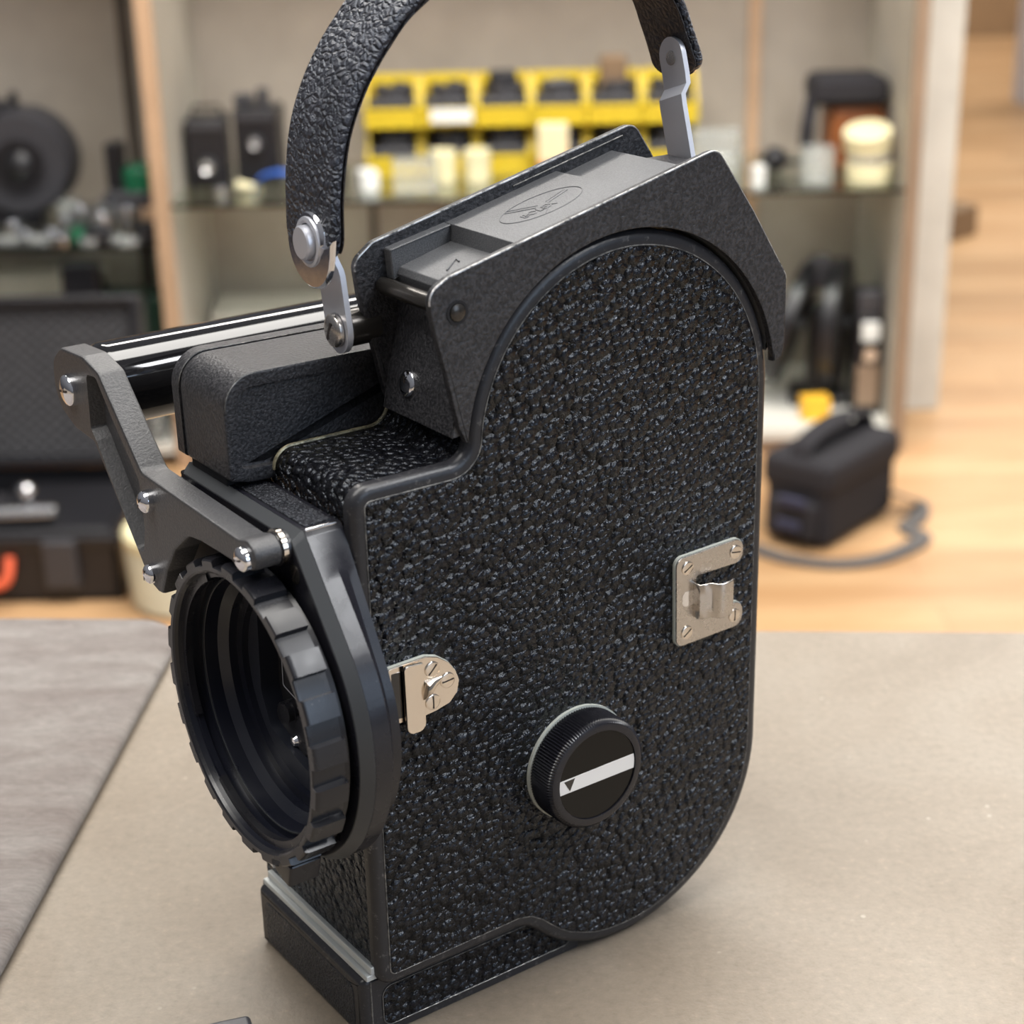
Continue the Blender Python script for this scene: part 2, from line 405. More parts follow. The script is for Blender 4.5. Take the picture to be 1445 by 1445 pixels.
tube(bm, [(16.6, -5.5, 102.5), (18.4, -5.3, 102.2), (20.5, -5.0, 103.2), (23.0, -4.8, 103.8)], [2.6, 1.9, 1.2, .5], 12); finish('lever_rib', bm, 'nickel', lever)
for x, z, d in ((20.2, 107.0, 45), (24.6, 102.6, 5), (20.0, 97.9, 90)):
    screw(latch, (x, -4.9, z), (0, -1, 0), 2.15, 0.55, d, 'nickel', dome=.45, ref=(1, 0, 0))

# rear catch (C-shaped plate with a striker)
CO = poly([(100.4, 88.6, 2.4), (100.0, 115.3, 2.4), (124.4, 115.9, 3.2), (124.4, 108.6, 3.0), (107.2, 108.7, 1), (107.2, 95.2, 1.0), (115, 96.6), (124.8, 96.4, 3.1), (124.8, 89.0, 3.2)])
bm = new(); layers(bm, CO, [(-3.3, -.25), (-4.3, -.25)], XZ); catch = finish('rear_catch', bm, 'gasket', cam)
catch['label'] = 'c-shaped nickel catch plate on the rear of the door'
bm = new(); plate(bm, CO, -4.9, -4.3, 0.22); finish('catch_plate', bm, 'nickel_dull', catch)
for x, z, d in ((103.9, 111.9, 30), (121.4, 112.2, 170), (104.0, 92.4, 35), (121.6, 92.6, 88)):
    screw(catch, (x, -4.9, z), (0, -1, 0), 2.0, 0.55, d, 'nickel', dome=.4, ref=(1, 0, 0))
bm = new(); layers(bm, poly([(102.2, 100.4, 1.6), (102.2, 104.8, 1.6), (106.8, 104.8, .4), (106.8, 100.4, .4)]), [(-4.95, 0), (-4.9, 0)], XZ); finish('spring_hole', bm, 'chrome', catch)
bm = new(); path = [(106.6, -4.9), (106.9, -7.0), (108.4, -7.4), (110.4, -7.9), (111.2, -9.6), (113.0, -10.2), (116.2, -9.6), (116.6, -9.1)]
ribbon(bm, [(x, y, 101.6) for x, y in path], (0, 0, 1), lambda i: Vector(((path[min(i+1, 7)][1]-path[max(i-1, 0)][1]), -(path[min(i+1, 7)][0]-path[max(i-1, 0)][0]), 0)).normalized(), 5.2, 0.8)
finish('striker', bm, 'nickel_dull', catch, ang=50)

# ------------------------------------------------------------------ top cover
def cover_outline(up=0.0):
    cut = arc(84, 158.2, 50.5, 173.5, 8, 60)
    front = [(33.2, 163.8, .3), (31.2, 168), (28.0, 182.3), (25.0, 194.0), (23.8, 202.2+up*.6, 4.2), (29.5, 205.4+up, 3), (112.2, 225.4+up, 4.2), (125.2, 207.6+up*.3), (137.8, 188.4, 3), (138.0, 170), (137.2, 165.4, 2), (134.0, 165.0, .4)]
    return clean(poly(front, 8)+cut[::-1])
cover = thing('x', '', '') ; bpy.data.objects.remove(cover)
bm = new(); plate(bm, cover_outline(), -4.4, -2.2, 0.5); cover = finish('top_cover', bm, 'hammer', cam, ang=35)
cover['label'] = 'hammertone dark grey top cover with a sloping deck'
bm = new(); plate(bm, cover_outline(2.4), 29.2, 31.4, 0.5); finish('cover_cheek', bm, 'hammer', cover, ang=35)
for y, up in ((-4.05, 0.0), (29.5, 2.4)):
    bm = new(); o_ = inset(cover_outline(up), 0.12)
    seg = [p for p in o_ if p[1] > 196+0 and p[0] < 127 and (p[1]-205) > (p[0]-29.5)*0.244-4.5+up*.4 or (p[0] >= 112 and p[1] > 186 and p[0] > 110 and (p[0]-84)**2+(p[1]-158.2)**2 > 54**2)]
    tube(bm, [(x, y, z) for x, z in seg], 0.26, 6); finish('worn_edge_line', bm, 'edge', cover)
# deck between the cheeks
def sl(x): return 205.1+(x-30.7)*0.2445
prof = [(30.6, 165.2, .4), (32.6, 175, 4), (36.0, 186, 4), (36.6, 193, 1), (34.6, 199.6, .6), (35.4, 201.3, .6), (50.6, 205.4, .2), (51.0, sl(51)-.35, .25), (86, sl(86)-.35, .2), (86.6, sl(86)-1.9, .2), (104.6, sl(104)-1.6, .3), (105.4, sl(104)-5, .3), (119, 205), (133, 176), (132.8, 168)]
bm = new(); layers(bm, clean(poly(prof, 4)+arc(84, 158.2, 50.6, 12, 172, 50)), [(-2.3, 0), (29.3, 0)], XZ)
deck = finish('cover_deck', bm, 'deck', cover, ang=25)
bm = new(); layers(bm, poly([(33.2, 198, .4), (32.6, 206.0, .6), (50.8, sl(50.8)-.2, .2), (50.8, 204, .2), (37, 200, .3)]), [(26.6, 0), (26.2, .25), (29.2, 0)][::-1], XZ)
finish('deck_lip', bm, 'deck', deck)
bm = new(); tube(bm, [(72, 29.0, sl(72)+.9), (108, 29.0, sl(108)+.9)], .22, 6); finish('worn_edge_line', bm, 'edge_dim', deck)
bm = new(); layers(bm, clean(poly([(30.1, 165.0, .3), (32.1, 175, 4), (35.5, 186, 4), (36.1, 193.4, 1), (37.5, 193.4), (37.0, 186), (34, 175), (32, 165)], 4)), [(-2.2, 0), (29.2, 0)], XZ); finish('front_ramp', bm, 'hammer', cover, ang=25)
# embossed oval mark
def deckpt(u, v, h=0.0):  # u along slope, v across
    x = 69.2+u*cos(.2397); return (x-h*.2373, 13.0+v, sl(x)-.35+h*.97)
bm = new(); tube(bm, [deckpt(12.2*cos(t), 6.7*sin(t), .03) for t in [2*pi*i/72 for i in range(72)]], 0.16, 6, closed=True)
tube(bm, [deckpt(-8.2, 4.6, .03), deckpt(-2.0, -.5, .03)], .15, 6); tube(bm, [deckpt(-7.0, 5.3, .03), deckpt(-.8, .4, .03)], .12, 6)
tube(bm, [deckpt(-3.0, -6.1, .03), deckpt(2.2, -.4, .03), deckpt(9.8, 1.6, .03)], .15, 6); tube(bm, [deckpt(2.0, .6, .03), deckpt(9.2, 2.6, .03)], .12, 6)
finish('embossed_oval', bm, 'deck', deck)
cu = bpy.data.curves.new('mark_letters', 'FONT'); cu.body = 'BOLEX'; cu.size = 3.4; cu.extrude = 0.12; cu.align_x = 'CENTER'
to = bpy.data.objects.new('mark_letters', cu); C.objects.link(to); dg = bpy.context.evaluated_depsgraph_get()
me = bpy.data.meshes.new_from_object(to.evaluated_get(dg)); bpy.data.objects.remove(to)
bm = new(); bm.from_mesh(me)
for v in bm.verts: v.co = Vector(deckpt(v.co.x-2.6, v.co.y-3.4, v.co.z+.02))
finish('embossed_letters', bm, 'deck', deck, wn=False)
bm = new(); tube(bm, [(39.5, 11.5, 202.6), (44.5, 15.0, 203.9), (44.0, 12.8, 203.8)], .22, 6); finish('scratch_mark', bm, 'deck', deck)
# rod across the front, end rivet, ramp screw
bm = new(); lathe(bm, [(-.6, 0), (-.6, 1.4), (-.2, 2.1), (.3, 2.2), (33.4, 2.2), (33.6, 0)], (31.7, -4.6, 196.7), (0, 1, 0), 24)
rod = finish('cross_rod', bm, 'dark_wire', cover, ang=40)
bm = new(); lathe(bm, [(0, 3.0), (.25, 3.0), (.25, 2.3), (0, 2.2)], (31.7, -4.35, 196.7), (0, -1, 0), 28); finish('rod_collar', bm, 'matte_black', rod)
screw(cover, (32.1, 19.2, 173.4), (-0.97, 0, 0.22), 3.4, 1.6, 5, 'chrome', ref=(0, 0, 1), slotw=.12)
# pale edge of the hinge plate behind the cover
bm = new(); bx(bm, 112, 122, 12, 27, 205, 218.5, 0.4); finish('handle_block', bm, 'hammer', cover)

# ------------------------------------------------------------------ viewfinder prism housing, tube and arm
HO = poly([(-11.4, 152.6, 1), (-11.6, 179.6, 8.5), (60, 178.6, 2), (60, 148, 2), (-6, 151.2, 1)], 10)
bm = new(); layers(bm, HO, [(36.6, 4.6), (36.4, 4.0), (35.2, 3.6), (34.9, .7), (35.3, 0.1), (36.2, 0), (58.5, 0), (60.5, .5), (60.5, -.1), (64.4, -.1), (66, 1.3)], XZ)
house = finish('prism_housing', bm, 'hammer', cam, ang=40)
house['label'] = 'grey hammertone prism box beside the body'
bm = new(); tube(bm, [(x, 60.5, z) for x, z in inset(clean(HO), 0.1) if z > 166], 0.18, 6); finish('worn_edge_line', bm, 'edge_dim', house)
bm = new(); tube(bm, [(x, 35.05, z) for x, z in inset(clean(HO), 0.35) if z > 168 and x < 45], 0.18, 6); finish('worn_edge_line', bm, 'edge_dim', house)
bm = new(); bx(bm, -10, 50, 40, 60, 149.6, 153, .3); finish('housing_foot', bm, 'matte_black', house)

ty, tz = 105.5, 161.0
bm = new(); lathe(bm, [(-.2, 0), (-.2, 10.6), (.8, 11.6), (2.2, 11.9), (170, 11.9), (171, 11), (171, 0)], (-15, ty, tz), (1, 0, 0), 72)
vt = finish('viewfinder_tube', bm, 'gloss_black', cam, ang=40); vt['label'] = 'long glossy black viewfinder tube'
bm = new()
AO = poly([(86.8, 170.6, 3.5), (64.3, 149.2, 4), (10.5, 148.2, 1), (5.4, 149.6, 3.6), (1.2, 147.2, 3), (2.6, 142.6, 3), (8.8, 140.6, 1.5), (12, 141.2), (31, 140.6, 5), (38.5, 139.6, 5), (47.6, 133.0, 6), (54, 124.8, 5), (58.4, 116.8, 1.2), (61.5, 116.4, 1.5), (66.5, 117.6, 3), (70.2, 121.8, 1.5), (73.6, 125.6), (95, 149.0, 3), (108.4, 149.6, 6), (116.6, 152.6, 6), (120.6, 158.6, 8), (119.6, 167.0, 6), (112.6, 171.8, 6), (97, 172.8, 3)], 6)
layers(bm, AO, [(-22.5, .8), (-22.2, .25), (-21.6, 0), (-15.6, 0), (-15.0, .6)], YZ)
arm = finish('viewfinder_arm', bm, 'arm', cam, ang=32); arm['label'] = 'cast grey bracket holding the front of the viewfinder'
RO = poly([(94.2, 167.6, 1.2), (89.0, 168.0, 1.2), (80.5, 158.8), (67.2, 146.0, 2.5), (66.8, 133), (68.8, 126.2, 1.4), (71.6, 126.2, 1.2), (92.4, 150.6), (95.2, 153.2, 1)], 5)
# sunk triangular pocket, cut into the casting
def cut(obj, bm):
    bmesh.ops.scale(bm, vec=(.001,)*3, verts=bm.verts); bmesh.ops.recalc_face_normals(bm, faces=bm.faces)
    me = bpy.data.meshes.new('c'); bm.to_mesh(me); bm.free(); c = bpy.data.objects.new('c', me); C.objects.link(c)
    pa = obj.parent; obj.parent = None
    mo = obj.modifiers.new('cut', 'BOOLEAN'); mo.operation = 'DIFFERENCE'; mo.object = c; mo.solver = 'EXACT'
    bpy.context.view_layer.update(); dg_ = bpy.context.evaluated_depsgraph_get()
    nm = bpy.data.meshes.new_from_object(obj.evaluated_get(dg_)); old = obj.data; nm.materials.clear(); nm.materials.append(old.materials[0])
    obj.modifiers.clear(); obj.data = nm; bpy.data.objects.remove(c); obj.parent = pa
    b2 = bmesh.new(); b2.from_mesh(nm)
    for e in b2.edges:
        if len(e.link_faces) == 2: e.smooth = e.calc_face_angle(0) < .55
    b2.to_mesh(nm); b2.free()
    w = obj.modifiers.new('wn', 'WEIGHTED_NORMAL'); w.keep_sharp = True; w.weight = 90
bm = new(); layers(bm, RO, [(-30, -.9), (-22.5, -.9), (-18.4, .2)], YZ); cut(arm, bm)
screw(arm, (-22.5, 107.6, 160.9), (-1, 0, 0), 4.4, 2.6, 8, 'chrome', ref=(0, 1, 0), slotw=.14)
screw(arm, (-22.5, 60.6, 142.5), (-1, 0, 0), 3.0, 3.2, 60, 'chrome', ref=(0, 1, 0), slotw=.14)
screw(arm, (-22.5, 62.6, 121.6), (-1, 0, 0), 2.7, 3.0, 80, 'chrome', ref=(0, 1, 0), slotw=.14)
screw(arm, (-22.5, 6.6, 144.6), (-1, 0, 0), 3.1, 2.6, 15, 'chrome', ref=(0, 1, 0), slotw=.14)
for y, z in ((6.2, 145.2), (60.6, 142.5)):
    bm = new(); lathe(bm, [(0, 0), (0, 4.0), (.3, 4.2), (2.9, 4.2), (3.0, 0)], (-15.2, y, z), (1, 0, 0), 28); finish('spacer', bm, 'anod_grip', arm, ang=40)
bm = new(); lathe(bm, [(0, 3.6), (0, 4.55), (1.2, 4.55), (1.2, 3.6)], (-14.9, 6.0, 145.6), (1, 0, 0), 28); finish('brass_washer', bm, 'nickel', arm, ang=40)

# ------------------------------------------------------------------ lens mount
AY, AZ = 16.5, 99.7
def raycast(outline, ang):
    d = Vector((cos(ang), sin(ang))); o = Vector((AY, AZ)); best = None
    for i in range(len(outline)):
        a = Vector(outline[i-1]); b = Vector(outline[i]); e_ = b-a; den = d.x*e_.y-d.y*e_.x
        if abs(den) < 1e-9: continue
        t = ((a.x-o.x)*e_.y-(a.y-o.y)*e_.x)/den; s = ((a.x-o.x)*d.y-(a.y-o.y)*d.x)/den
        if t > 0 and -1e-6 <= s <= 1+1e-6 and (best is None or t > best): best = t
    return o+d*best
def ringprism(bm, outline, rin, lays, cen=(AY, AZ)):
    o = clean(outline); an = sorted({round(math.atan2(b-AZ, a-AY), 4) for a, b in o} | {round(-pi+2*pi*i/120, 4) for i in range(120)})
    ins = [(AY+rin*cos(t), AZ+rin*sin(t)) for t in an]
    loops = []
    loops.append([bm.verts.new((lays[0][0], a, b)) for a, b in ins])
    for d, k_ in lays:
        oo = k_ if isinstance(k_, list) else (inset(o, k_) if k_ else o)
        loops.append([bm.verts.new((d, *raycast(oo, t))) for t in an])
    loops.append([bm.verts.new((lays[-1][0], a, b)) for a, b in ins])
    loops.append(loops[0])
    n_ = len(an)
    for A, B in zip(loops, loops[1:]):
        for i in range(n_): bm.faces.new((A[i-1], A[i], B[i], B[i-1]))
    return bm
DO = clean(poly([(63.2, 149.6, 1.6), (1.3, 149.6, 2.0)], 4)[0:0]+[(63.2, 149.0), (62.6, 149.6), (2.2, 149.6), (1.0, 148.6)]+arc(AY, AZ, 42.2, 142.3, 347, 76)+[(63.2, 114)])
DB = clean([(63.2, 149.0), (62.6, 149.6), (2.2, 149.6), (1.0, 148.6)]+arc(AY, AZ, 37.6, 150.5, 337.4, 70)+[(63.2, 114)])
bm = new(); ringprism(bm, DO, 33, [(0.7, DB), (-1.6, DB), (-4.6, 0), (-9.2, 0)])
mount = finish('front_plate', bm, 'anod', cam, ang=25); mount['label'] = 'black front plate around the lens mount'
bm = new(); ringprism(bm, DO, 33, [(-9.25, 0.05), (-9.5, -.15), (-12.4, 1.7), (-12.5, 1.9), (-12.5, 7)])
finish('plate_lip', bm, 'anod_lite', mount, ang=25)
bm = new(); ringprism(bm, inset(DO, 1.9), 33, [(-11, .3), (-12.6, .15)]); finish('plate_face', bm, 'anod', mount, ang=25)
bm = new(); bx(bm, -8.0, -0.6, 4.2, 61.5, 149.4, 150.0, .2); finish('leather_inset', bm, 'leather_fine', mount)
bm = new(); bx(bm, -9.0, -.3, 1.7, 2.7, 149.2, 150.0, .35); finish('polished_lip', bm, 'chrome', mount)
screw(mount, (-12.6, 1.6, 139.6), (-1, 0, 0), 2.4, .3, 60, 'dark_wire', ref=(0, 1, 0), dome=.2)

# serrated locking ring
NT = 22; cols = []
for t in range(NT):
    a0 = 2*pi*t/NT+0.10; w_ = 2*pi/NT
    cols += [(a0, 1), (a0+w_*.17, 1), (a0+w_*.34, 1), (a0+w_*.50, 1), (a0+w_*.53, 0), (a0+w_*.68, 0), (a0+w_*.84, 0), (a0+w_*.97, 0)]
bm = new(); rows = []
for x, r0, k_ in ((-13.3, 36.6, 0), (-13.6, 37.6, 0), (-14.9, 37.3, 0), (-15.1, 37.9, 1.8), (-22.4, 37.9, 1.8), (-23.4, 37.8, 1.6), (-23.65, 37.6, 1.4), (-23.6, 36.6, 0), (-23.2, 36.1, 0), (-22.4, 35.7, 0)):
    rows.append([bm.verts.new((x, AY+(r0+k_*u)*cos(a), AZ+(r0+k_*u)*sin(a))) for a, u in cols])
for A, B in zip(rows, rows[1:]):
    for i in range(len(cols)): bm.faces.new((A[i-1], A[i], B[i], B[i-1]))
ring = finish('locking_ring', bm, 'anod_grip', cam, ang=22); ring['label'] = 'black serrated ring of the empty lens mount'
# throat with stepped bore
bm = new(); lathe(bm, [(-22.4, 35.75), (-20.8, 35.4), (-20.6, 34.2), (-19.2, 34.1), (-19.0, 35.2), (-16.6, 35.2), (-16.5, 33.2), (-16.2, 32.9), (-12.6, 32.6), (-10.4, 30.4), (-8.2, 30.2), (-8.1, 27.4), (-6.3, 27.2)], (0, AY, AZ), (1, 0, 0), 128, ref=(0, 1, 0))
throat = finish('mount_throat', bm, 'anod_in', ring, ang=25)
bm = new(); lathe(bm, [(-16.62, 33.0), (-16.62, 33.4), (-16.4, 33.4), (-16.4, 33.0)], (0, AY, AZ), (1, 0, 0), 128, close=True); finish('throat_line', bm, 'anod_lite', throat)
for a0, a1 in ((95, 186), (215, 305), (-25, 62)):   # bayonet tongues
    bm = new(); k_ = 24; loops = []
    for i in range(k_+1):
        a = math.radians(a0+(a1-a0)*i/k_)
        loops.append([bm.verts.new((x, AY+r*cos(a), AZ+r*sin(a))) for x, r in ((-21.2, 35.6), (-21.2, 33.6), (-19.4, 33.5), (-19.4, 35.6))])
    for A, B in zip(loops, loops[1:]):
        for j in range(4): bm.faces.new((A[j-1], A[j], B[j], B[j-1]))
    bm.faces.new(loops[0]); bm.faces.new(loops[-1])
    finish('bayonet_tongue', bm, 'anod_grip', throat, ang=25)
# back plate with gate window
hole = poly([(36.5, 118, 3), (38.0, 92, 3), (33.5, 82.5, 3), (14, 78, 4), (1, 88, 4), (-2, 118, 4), (18, 123, 3)], 5)
an = [-pi+2*pi*i/96 for i in range(96)]
bm = new(); H_ = clean(hole)
def rc(t): return raycast(H_, t)
l0 = [bm.verts.new((-6.4, AY+27.4*cos(t), AZ+27.4*sin(t))) for t in an]; l1 = [bm.verts.new((-6.4, *rc(t))) for t in an]; l2 = [bm.verts.new((-1.0, *rc(t))) for t in an]
for A, B in ((l0, l1), (l1, l2)):
    for i in range(96): bm.faces.new((A[i-1], A[i], B[i], B[i-1]))
finish('gate_plate', bm, mat('blue_black_gate_plate', (0.012, 0.014, 0.022), 0.45), throat, ang=30)
bm = new(); bx(bm, -1.0, 0.2, -6, 42, 74, 125, .1); gt = finish('film_gate', bm, 'matte_black', throat)
bm = new(); tube(bm, [(-1.3, a, b) for a, b in clean(poly([(34, 116, 1.5), (35, 93, 1), (20, 90, 1), (18, 116, 1)]))], 0.13, 6, closed=True); finish('gate_frame', bm, 'steel', gt)
bm = new(); plate(bm, poly([(33, 90, 2), (35, 85, 2), (20, 79, 2), (14, 84, 2), (20, 90, 1)]), -4.2, -1.0, .4, YZ); lathe(bm, [(0, 0), (0, 2.6), (1.6, 2.6), (1.6, 3.2), (3, 3.2)], (-6.0, 26, 90), (1, 0, 0), 20); finish('gate_lever', bm, 'anod_grip', gt)
bm = new(); lathe(bm, [(0, 0), (.5, 1.2), (1.4, 1.7), (3, 1.7)], (-5.6, 24.5, 82.0), (1, 0, 0), 18); finish('gate_screw', bm, 'chrome', gt)
# locking lug below and small chrome stud on the far side
bm = new(); bx(bm, -20, -11, 2, 12, 55.5, 62.5, .8, rot=Matrix.Rotation(0.25, 3, 'X'), org=(-15, 7, 59)); finish('ring_lug', bm, 'anod', ring)
bm = new(); layers(bm, [(9.2, 57.6), (12.8, 58.2), (11.6, 61.0)], [(-20.8, 0), (-20.2, 0)], YZ); finish('index_mark', bm, 'white_paint', ring, wn=False)
bm = new(); lathe(bm, [(0, 0), (0, 2.2), (3.6, 2.2), (4.4, 1.4), (4.4, 0)], (-15, 54.5, 77.5), (0, .86, -.5), 20); finish('lock_stud', bm, 'chrome', ring, ang=40)

# ------------------------------------------------------------------ carrying strap
def unit(v): return Vector(v).normalized()
WV = unit((0.05, -0.985, -0.15))
path = catmull([(18.0, 38, 204.5), (18.1, 38, 211.5), (18.7, 38, 222.2), (20.5, 38, 232.6), (23.6, 38, 241.2), (28.1, 38, 249.2), (34.2, 38, 257.0), (41.9, 37.8, 264.6), (57, 37.4, 273), (80, 36.8, 278), (103, 36.3, 275), (117.5, 36, 268.5), (125.4, 36.0, 258.9), (129.0, 35.6, 250.8), (131.6, 35, 243.5), (133.0, 34.4, 238.2)], 8)
def tang(i): return (path[min(i+1, len(path)-1)]-path[max(i-1, 0)]).normalized()
def wv_(i): t = tang(i); return (WV-t*WV.dot(t)).normalized()
def SWD(i):
    n_ = len(path)-1; w_ = 11.2-1.5*min(1, max(0, (i-60)/40)); return w_*math.sqrt(max(.12, 1-max(0, (i-(n_-7))/7)**2))*math.sqrt(max(.3, 1-.7*max(0, (8-i)/8)**2))
bm = new(); ribbon(bm, path, wv_, lambda i: wv_(i).cross(tang(i)).normalized(), SWD, 3.0)
handle = finish('carrying_strap', bm, 'strap', cam, ang=50); handle['label'] = 'thick black leather strap arching over the top'
bm = new()
idx = [i for i in range(len(path)) if i > 2]
off = [path[i]-wv_(i).cross(tang(i)).normalized()*(1.75 if (wv_(i).cross(tang(i))).dot(path[i]-Vector((76, 40, 225))) > 0 else -1.75) for i in idx]
ribbon(bm, off, lambda k_: wv_(idx[k_]), lambda k_: wv_(idx[k_]).cross(tang(idx[k_])).normalized(), lambda k_: SWD(idx[k_])-.3, .5)
finish('strap_lining', bm, 'strap_back', handle, ang=50)
# frames: origin at rivet, axes: w across, v up, n outward
def place(bm, O, W, V, Nn):
    O, W, V, Nn = Vector(O), Vector(W), Vector(V), Vector(Nn)
    for v in bm.verts: a, b, c = v.co; v.co = O+W*a+V*b+Nn*c
def stadium(w, v0, v1, k=10, steps=14):
    top_ = [(w*cos(pi*i/k), v1+w*sin(pi*i/k)) for i in range(k+1)]; bot = [(w*cos(pi+pi*i/k), v0+w*sin(pi+pi*i/k)) for i in range(k+1)]
    r_ = [(w, v0+(v1-v0)*i/steps) for i in range(1, steps)]; l_ = [(-w, v1+(v0-v1)*i/steps) for i in range(1, steps)]
    return r_+top_+l_+bot
def bracket(O, W, V, Nn, w, v0, v1, jog, b0, b1, parent, label=None):
    bm = new()
    pts = stadium(w, v0, v1)
    # build as strips so the bend is even
    def f(v):
        t = min(max((v-b0)/(b1-b0), 0), 1); return jog*(t*t*(3-2*t))
    vs_ = sorted({round(b, 3) for a, b in pts})
    rows_ = []
    for b in vs_:
        if b < v0: h = math.sqrt(max(w*w-(b-v0)**2, 0))
        elif b > v1: h = math.sqrt(max(w*w-(b-v1)**2, 0))
        else: h = w
        h = max(h, .05); z = f(b)
        rows_.append([bm.verts.new((s_*h, b, z+t_)) for s_, t_ in ((-1, .75), (1, .75), (1, -.75), (-1, -.75))])
    for A, B in zip(rows_, rows_[1:]):
        for j in range(4): bm.faces.new((A[j-1], A[j], B[j], B[j-1]))
    bm.faces.new(rows_[0]); bm.faces.new(rows_[-1])
    place(bm, O, W, V, Nn)
    o = finish('strap_bracket', bm, 'steel', parent, ang=30)
    if label: o['label'] = label
    return o
V1 = unit((0.0, 0.17, 0.985)); N1 = unit((-1, 0.04, 0)); W1 = V1.cross(N1).normalized()
O1 = Vector((18.2, 37.0, 208.6)); V0 = unit((0.0, -.15, .985)); W0 = V0.cross(N1).normalized()
br = bracket(O1+Vector((2.8, 0, 0)), W1, V1, N1, 6.0, -22.6, 1, 1.6, -9.0, -3.0, handle, 'flat steel front bracket of the strap')
for v in br.data.vertices: pass
screw(br, O1+V1*-22.6+N1*-1.2+Vector((.6,0,0)), N1, 4.3, 2.2, 55, 'nickel_dull', ref=W1, slotw=.2)
bm = new(); lathe(bm, [(0, 0), (0, 4.4), (1, 4.8), (9, 4.8)], O1+V1*-22.6+Vector((3.6, 0, 0)), (1, 0, 0), 28); finish('bracket_boss', bm, 'dark_wire', br, ang=40)
# polished end cap over the strap end, with rivet
k_ = 22; cap = [(-11.7, 3.6), (-11.5, -1.0)]+[(11.3*cos(pi+pi*i/k_), -1.4+10.0*sin(pi+pi*i/k_)) for i in range(k_+1)]+[(11.5, -1.0), (11.7, 3.6), (10.2, 2.2), (8.2, 1.2), (6.8, 1.0)]+[(6.6*cos(pi*i/14), 1.0+6.6*sin(pi*i/14)) for i in range(15)]+[(-8.2, 1.4), (-10.2, 2.4)]
bm = new(); layers(bm, cap, [(1.0, -.25), (1.9, -.1), (2.3, .35)], XY)
place(bm, O1, W0, V0, N1)
capo = finish('strap_cap', bm, 'chrome', handle, ang=40)
capo['label'] = 'polished steel end cap with rivet'
bm = new(); lathe(bm, [(1.8, 6.5), (2.7, 6.2), (2.9, 5.4), (2.5, 4.7)], O1, N1, 36); lathe(bm, [(2.2, 4.3), (4.2, 4.3), (4.6, 3.9), (4.7, 0)], O1, N1, 36)
finish('rivet', bm, 'steel', capo, ang=35)
V2 = unit((0.02, 0.30, 0.955)); N2 = unit((-1, 0.05, 0.04)); W2 = V2.cross(N2).normalized()
O2 = Vector((124.6, 31.4, 243.2))
br2 = bracket(O2, W2, V2, N2, 5.0, -38, 0.6, -2.6, -11.0, -7.0, handle, 'flat steel rear bracket of the strap')
bm = new(); lathe(bm, [(.5, 2.0), (1.0, 1.9), (1.15, 0)], O2-N2*2.6, N2, 24)
lathe(bm, [(0, 0), (0, 4.5), (.8, 4.3), (1.3, 3), (1.4, 0)], O2+Vector((7.6, 0, -.6)), (1, 0, 0), 24); finish('rivet', bm, 'nickel_dull', br2, ang=40)

# ================================================================== THE SHOP
# ------------------------------------------------------------------ more materials
def laminate():
    m = mat('beige_stone_laminate', (0.40, 0.35, 0.29), 0.42, spec=0.35); v = coords(m)
    a = noise(m, v, 11, 6, 0.62, 0.4); b = noise(m, v, 330, 5, 0.72); c = noise(m, v, 900, 3, 0.6)
    base_ = ramp(m, a.outputs['Fac'], [(0.28, (0.165, 0.133, 0.100)), (0.50, (0.205, 0.170, 0.132)), (0.74, (0.232, 0.200, 0.162))])
    fine = ramp(m, b.outputs['Fac'], [(0.30, (0.84, 0.83, 0.82)), (0.45, (0.97, 0.97, 0.97)), (0.60, (1.05, 1.05, 1.05)), (0.74, (1.28, 1.26, 1.22))])
    mx = N(m, 'ShaderNodeMixRGB', blend_type='MULTIPLY'); mx.inputs[0].default_value = 1
    L(m, base_, mx.inputs[1]); L(m, fine, mx.inputs[2])
    vo = N(m, 'ShaderNodeTexVoronoi'); vo.inputs['Scale'].default_value = 150; L(m, v, vo.inputs['Vector'])
    sp = ramp(m, vo.outputs['Distance'], [(0.09, (1, 1, 1)), (0.13, (0, 0, 0))])
    gate = ramp(m, noise(m, v, 60, 2).outputs['Fac'], [(0.60, (0, 0, 0)), (0.66, (1, 1, 1))])
    g = N(m, 'ShaderNodeMixRGB', blend_type='MULTIPLY'); g.inputs[0].default_value = 1; L(m, sp, g.inputs[1]); L(m, gate, g.inputs[2])
    m2 = N(m, 'ShaderNodeMixRGB'); m2.inputs[2].default_value = (0.30, 0.27, 0.22, 1); L(m, g.outputs[0], m2.inputs[0]); L(m, mx.outputs[0], m2.inputs[1])
    L(m, m2.outputs[0], P(m).inputs['Base Color'])
    h = math_(m, 'ADD', math_(m, 'MULTIPLY', b.outputs['Fac'], 1.0), math_(m, 'MULTIPLY', c.outputs['Fac'], .5))
    L(m, bump(m, h, 0.00022), P(m).inputs['Normal'])
    return m
M['laminate'] = laminate()
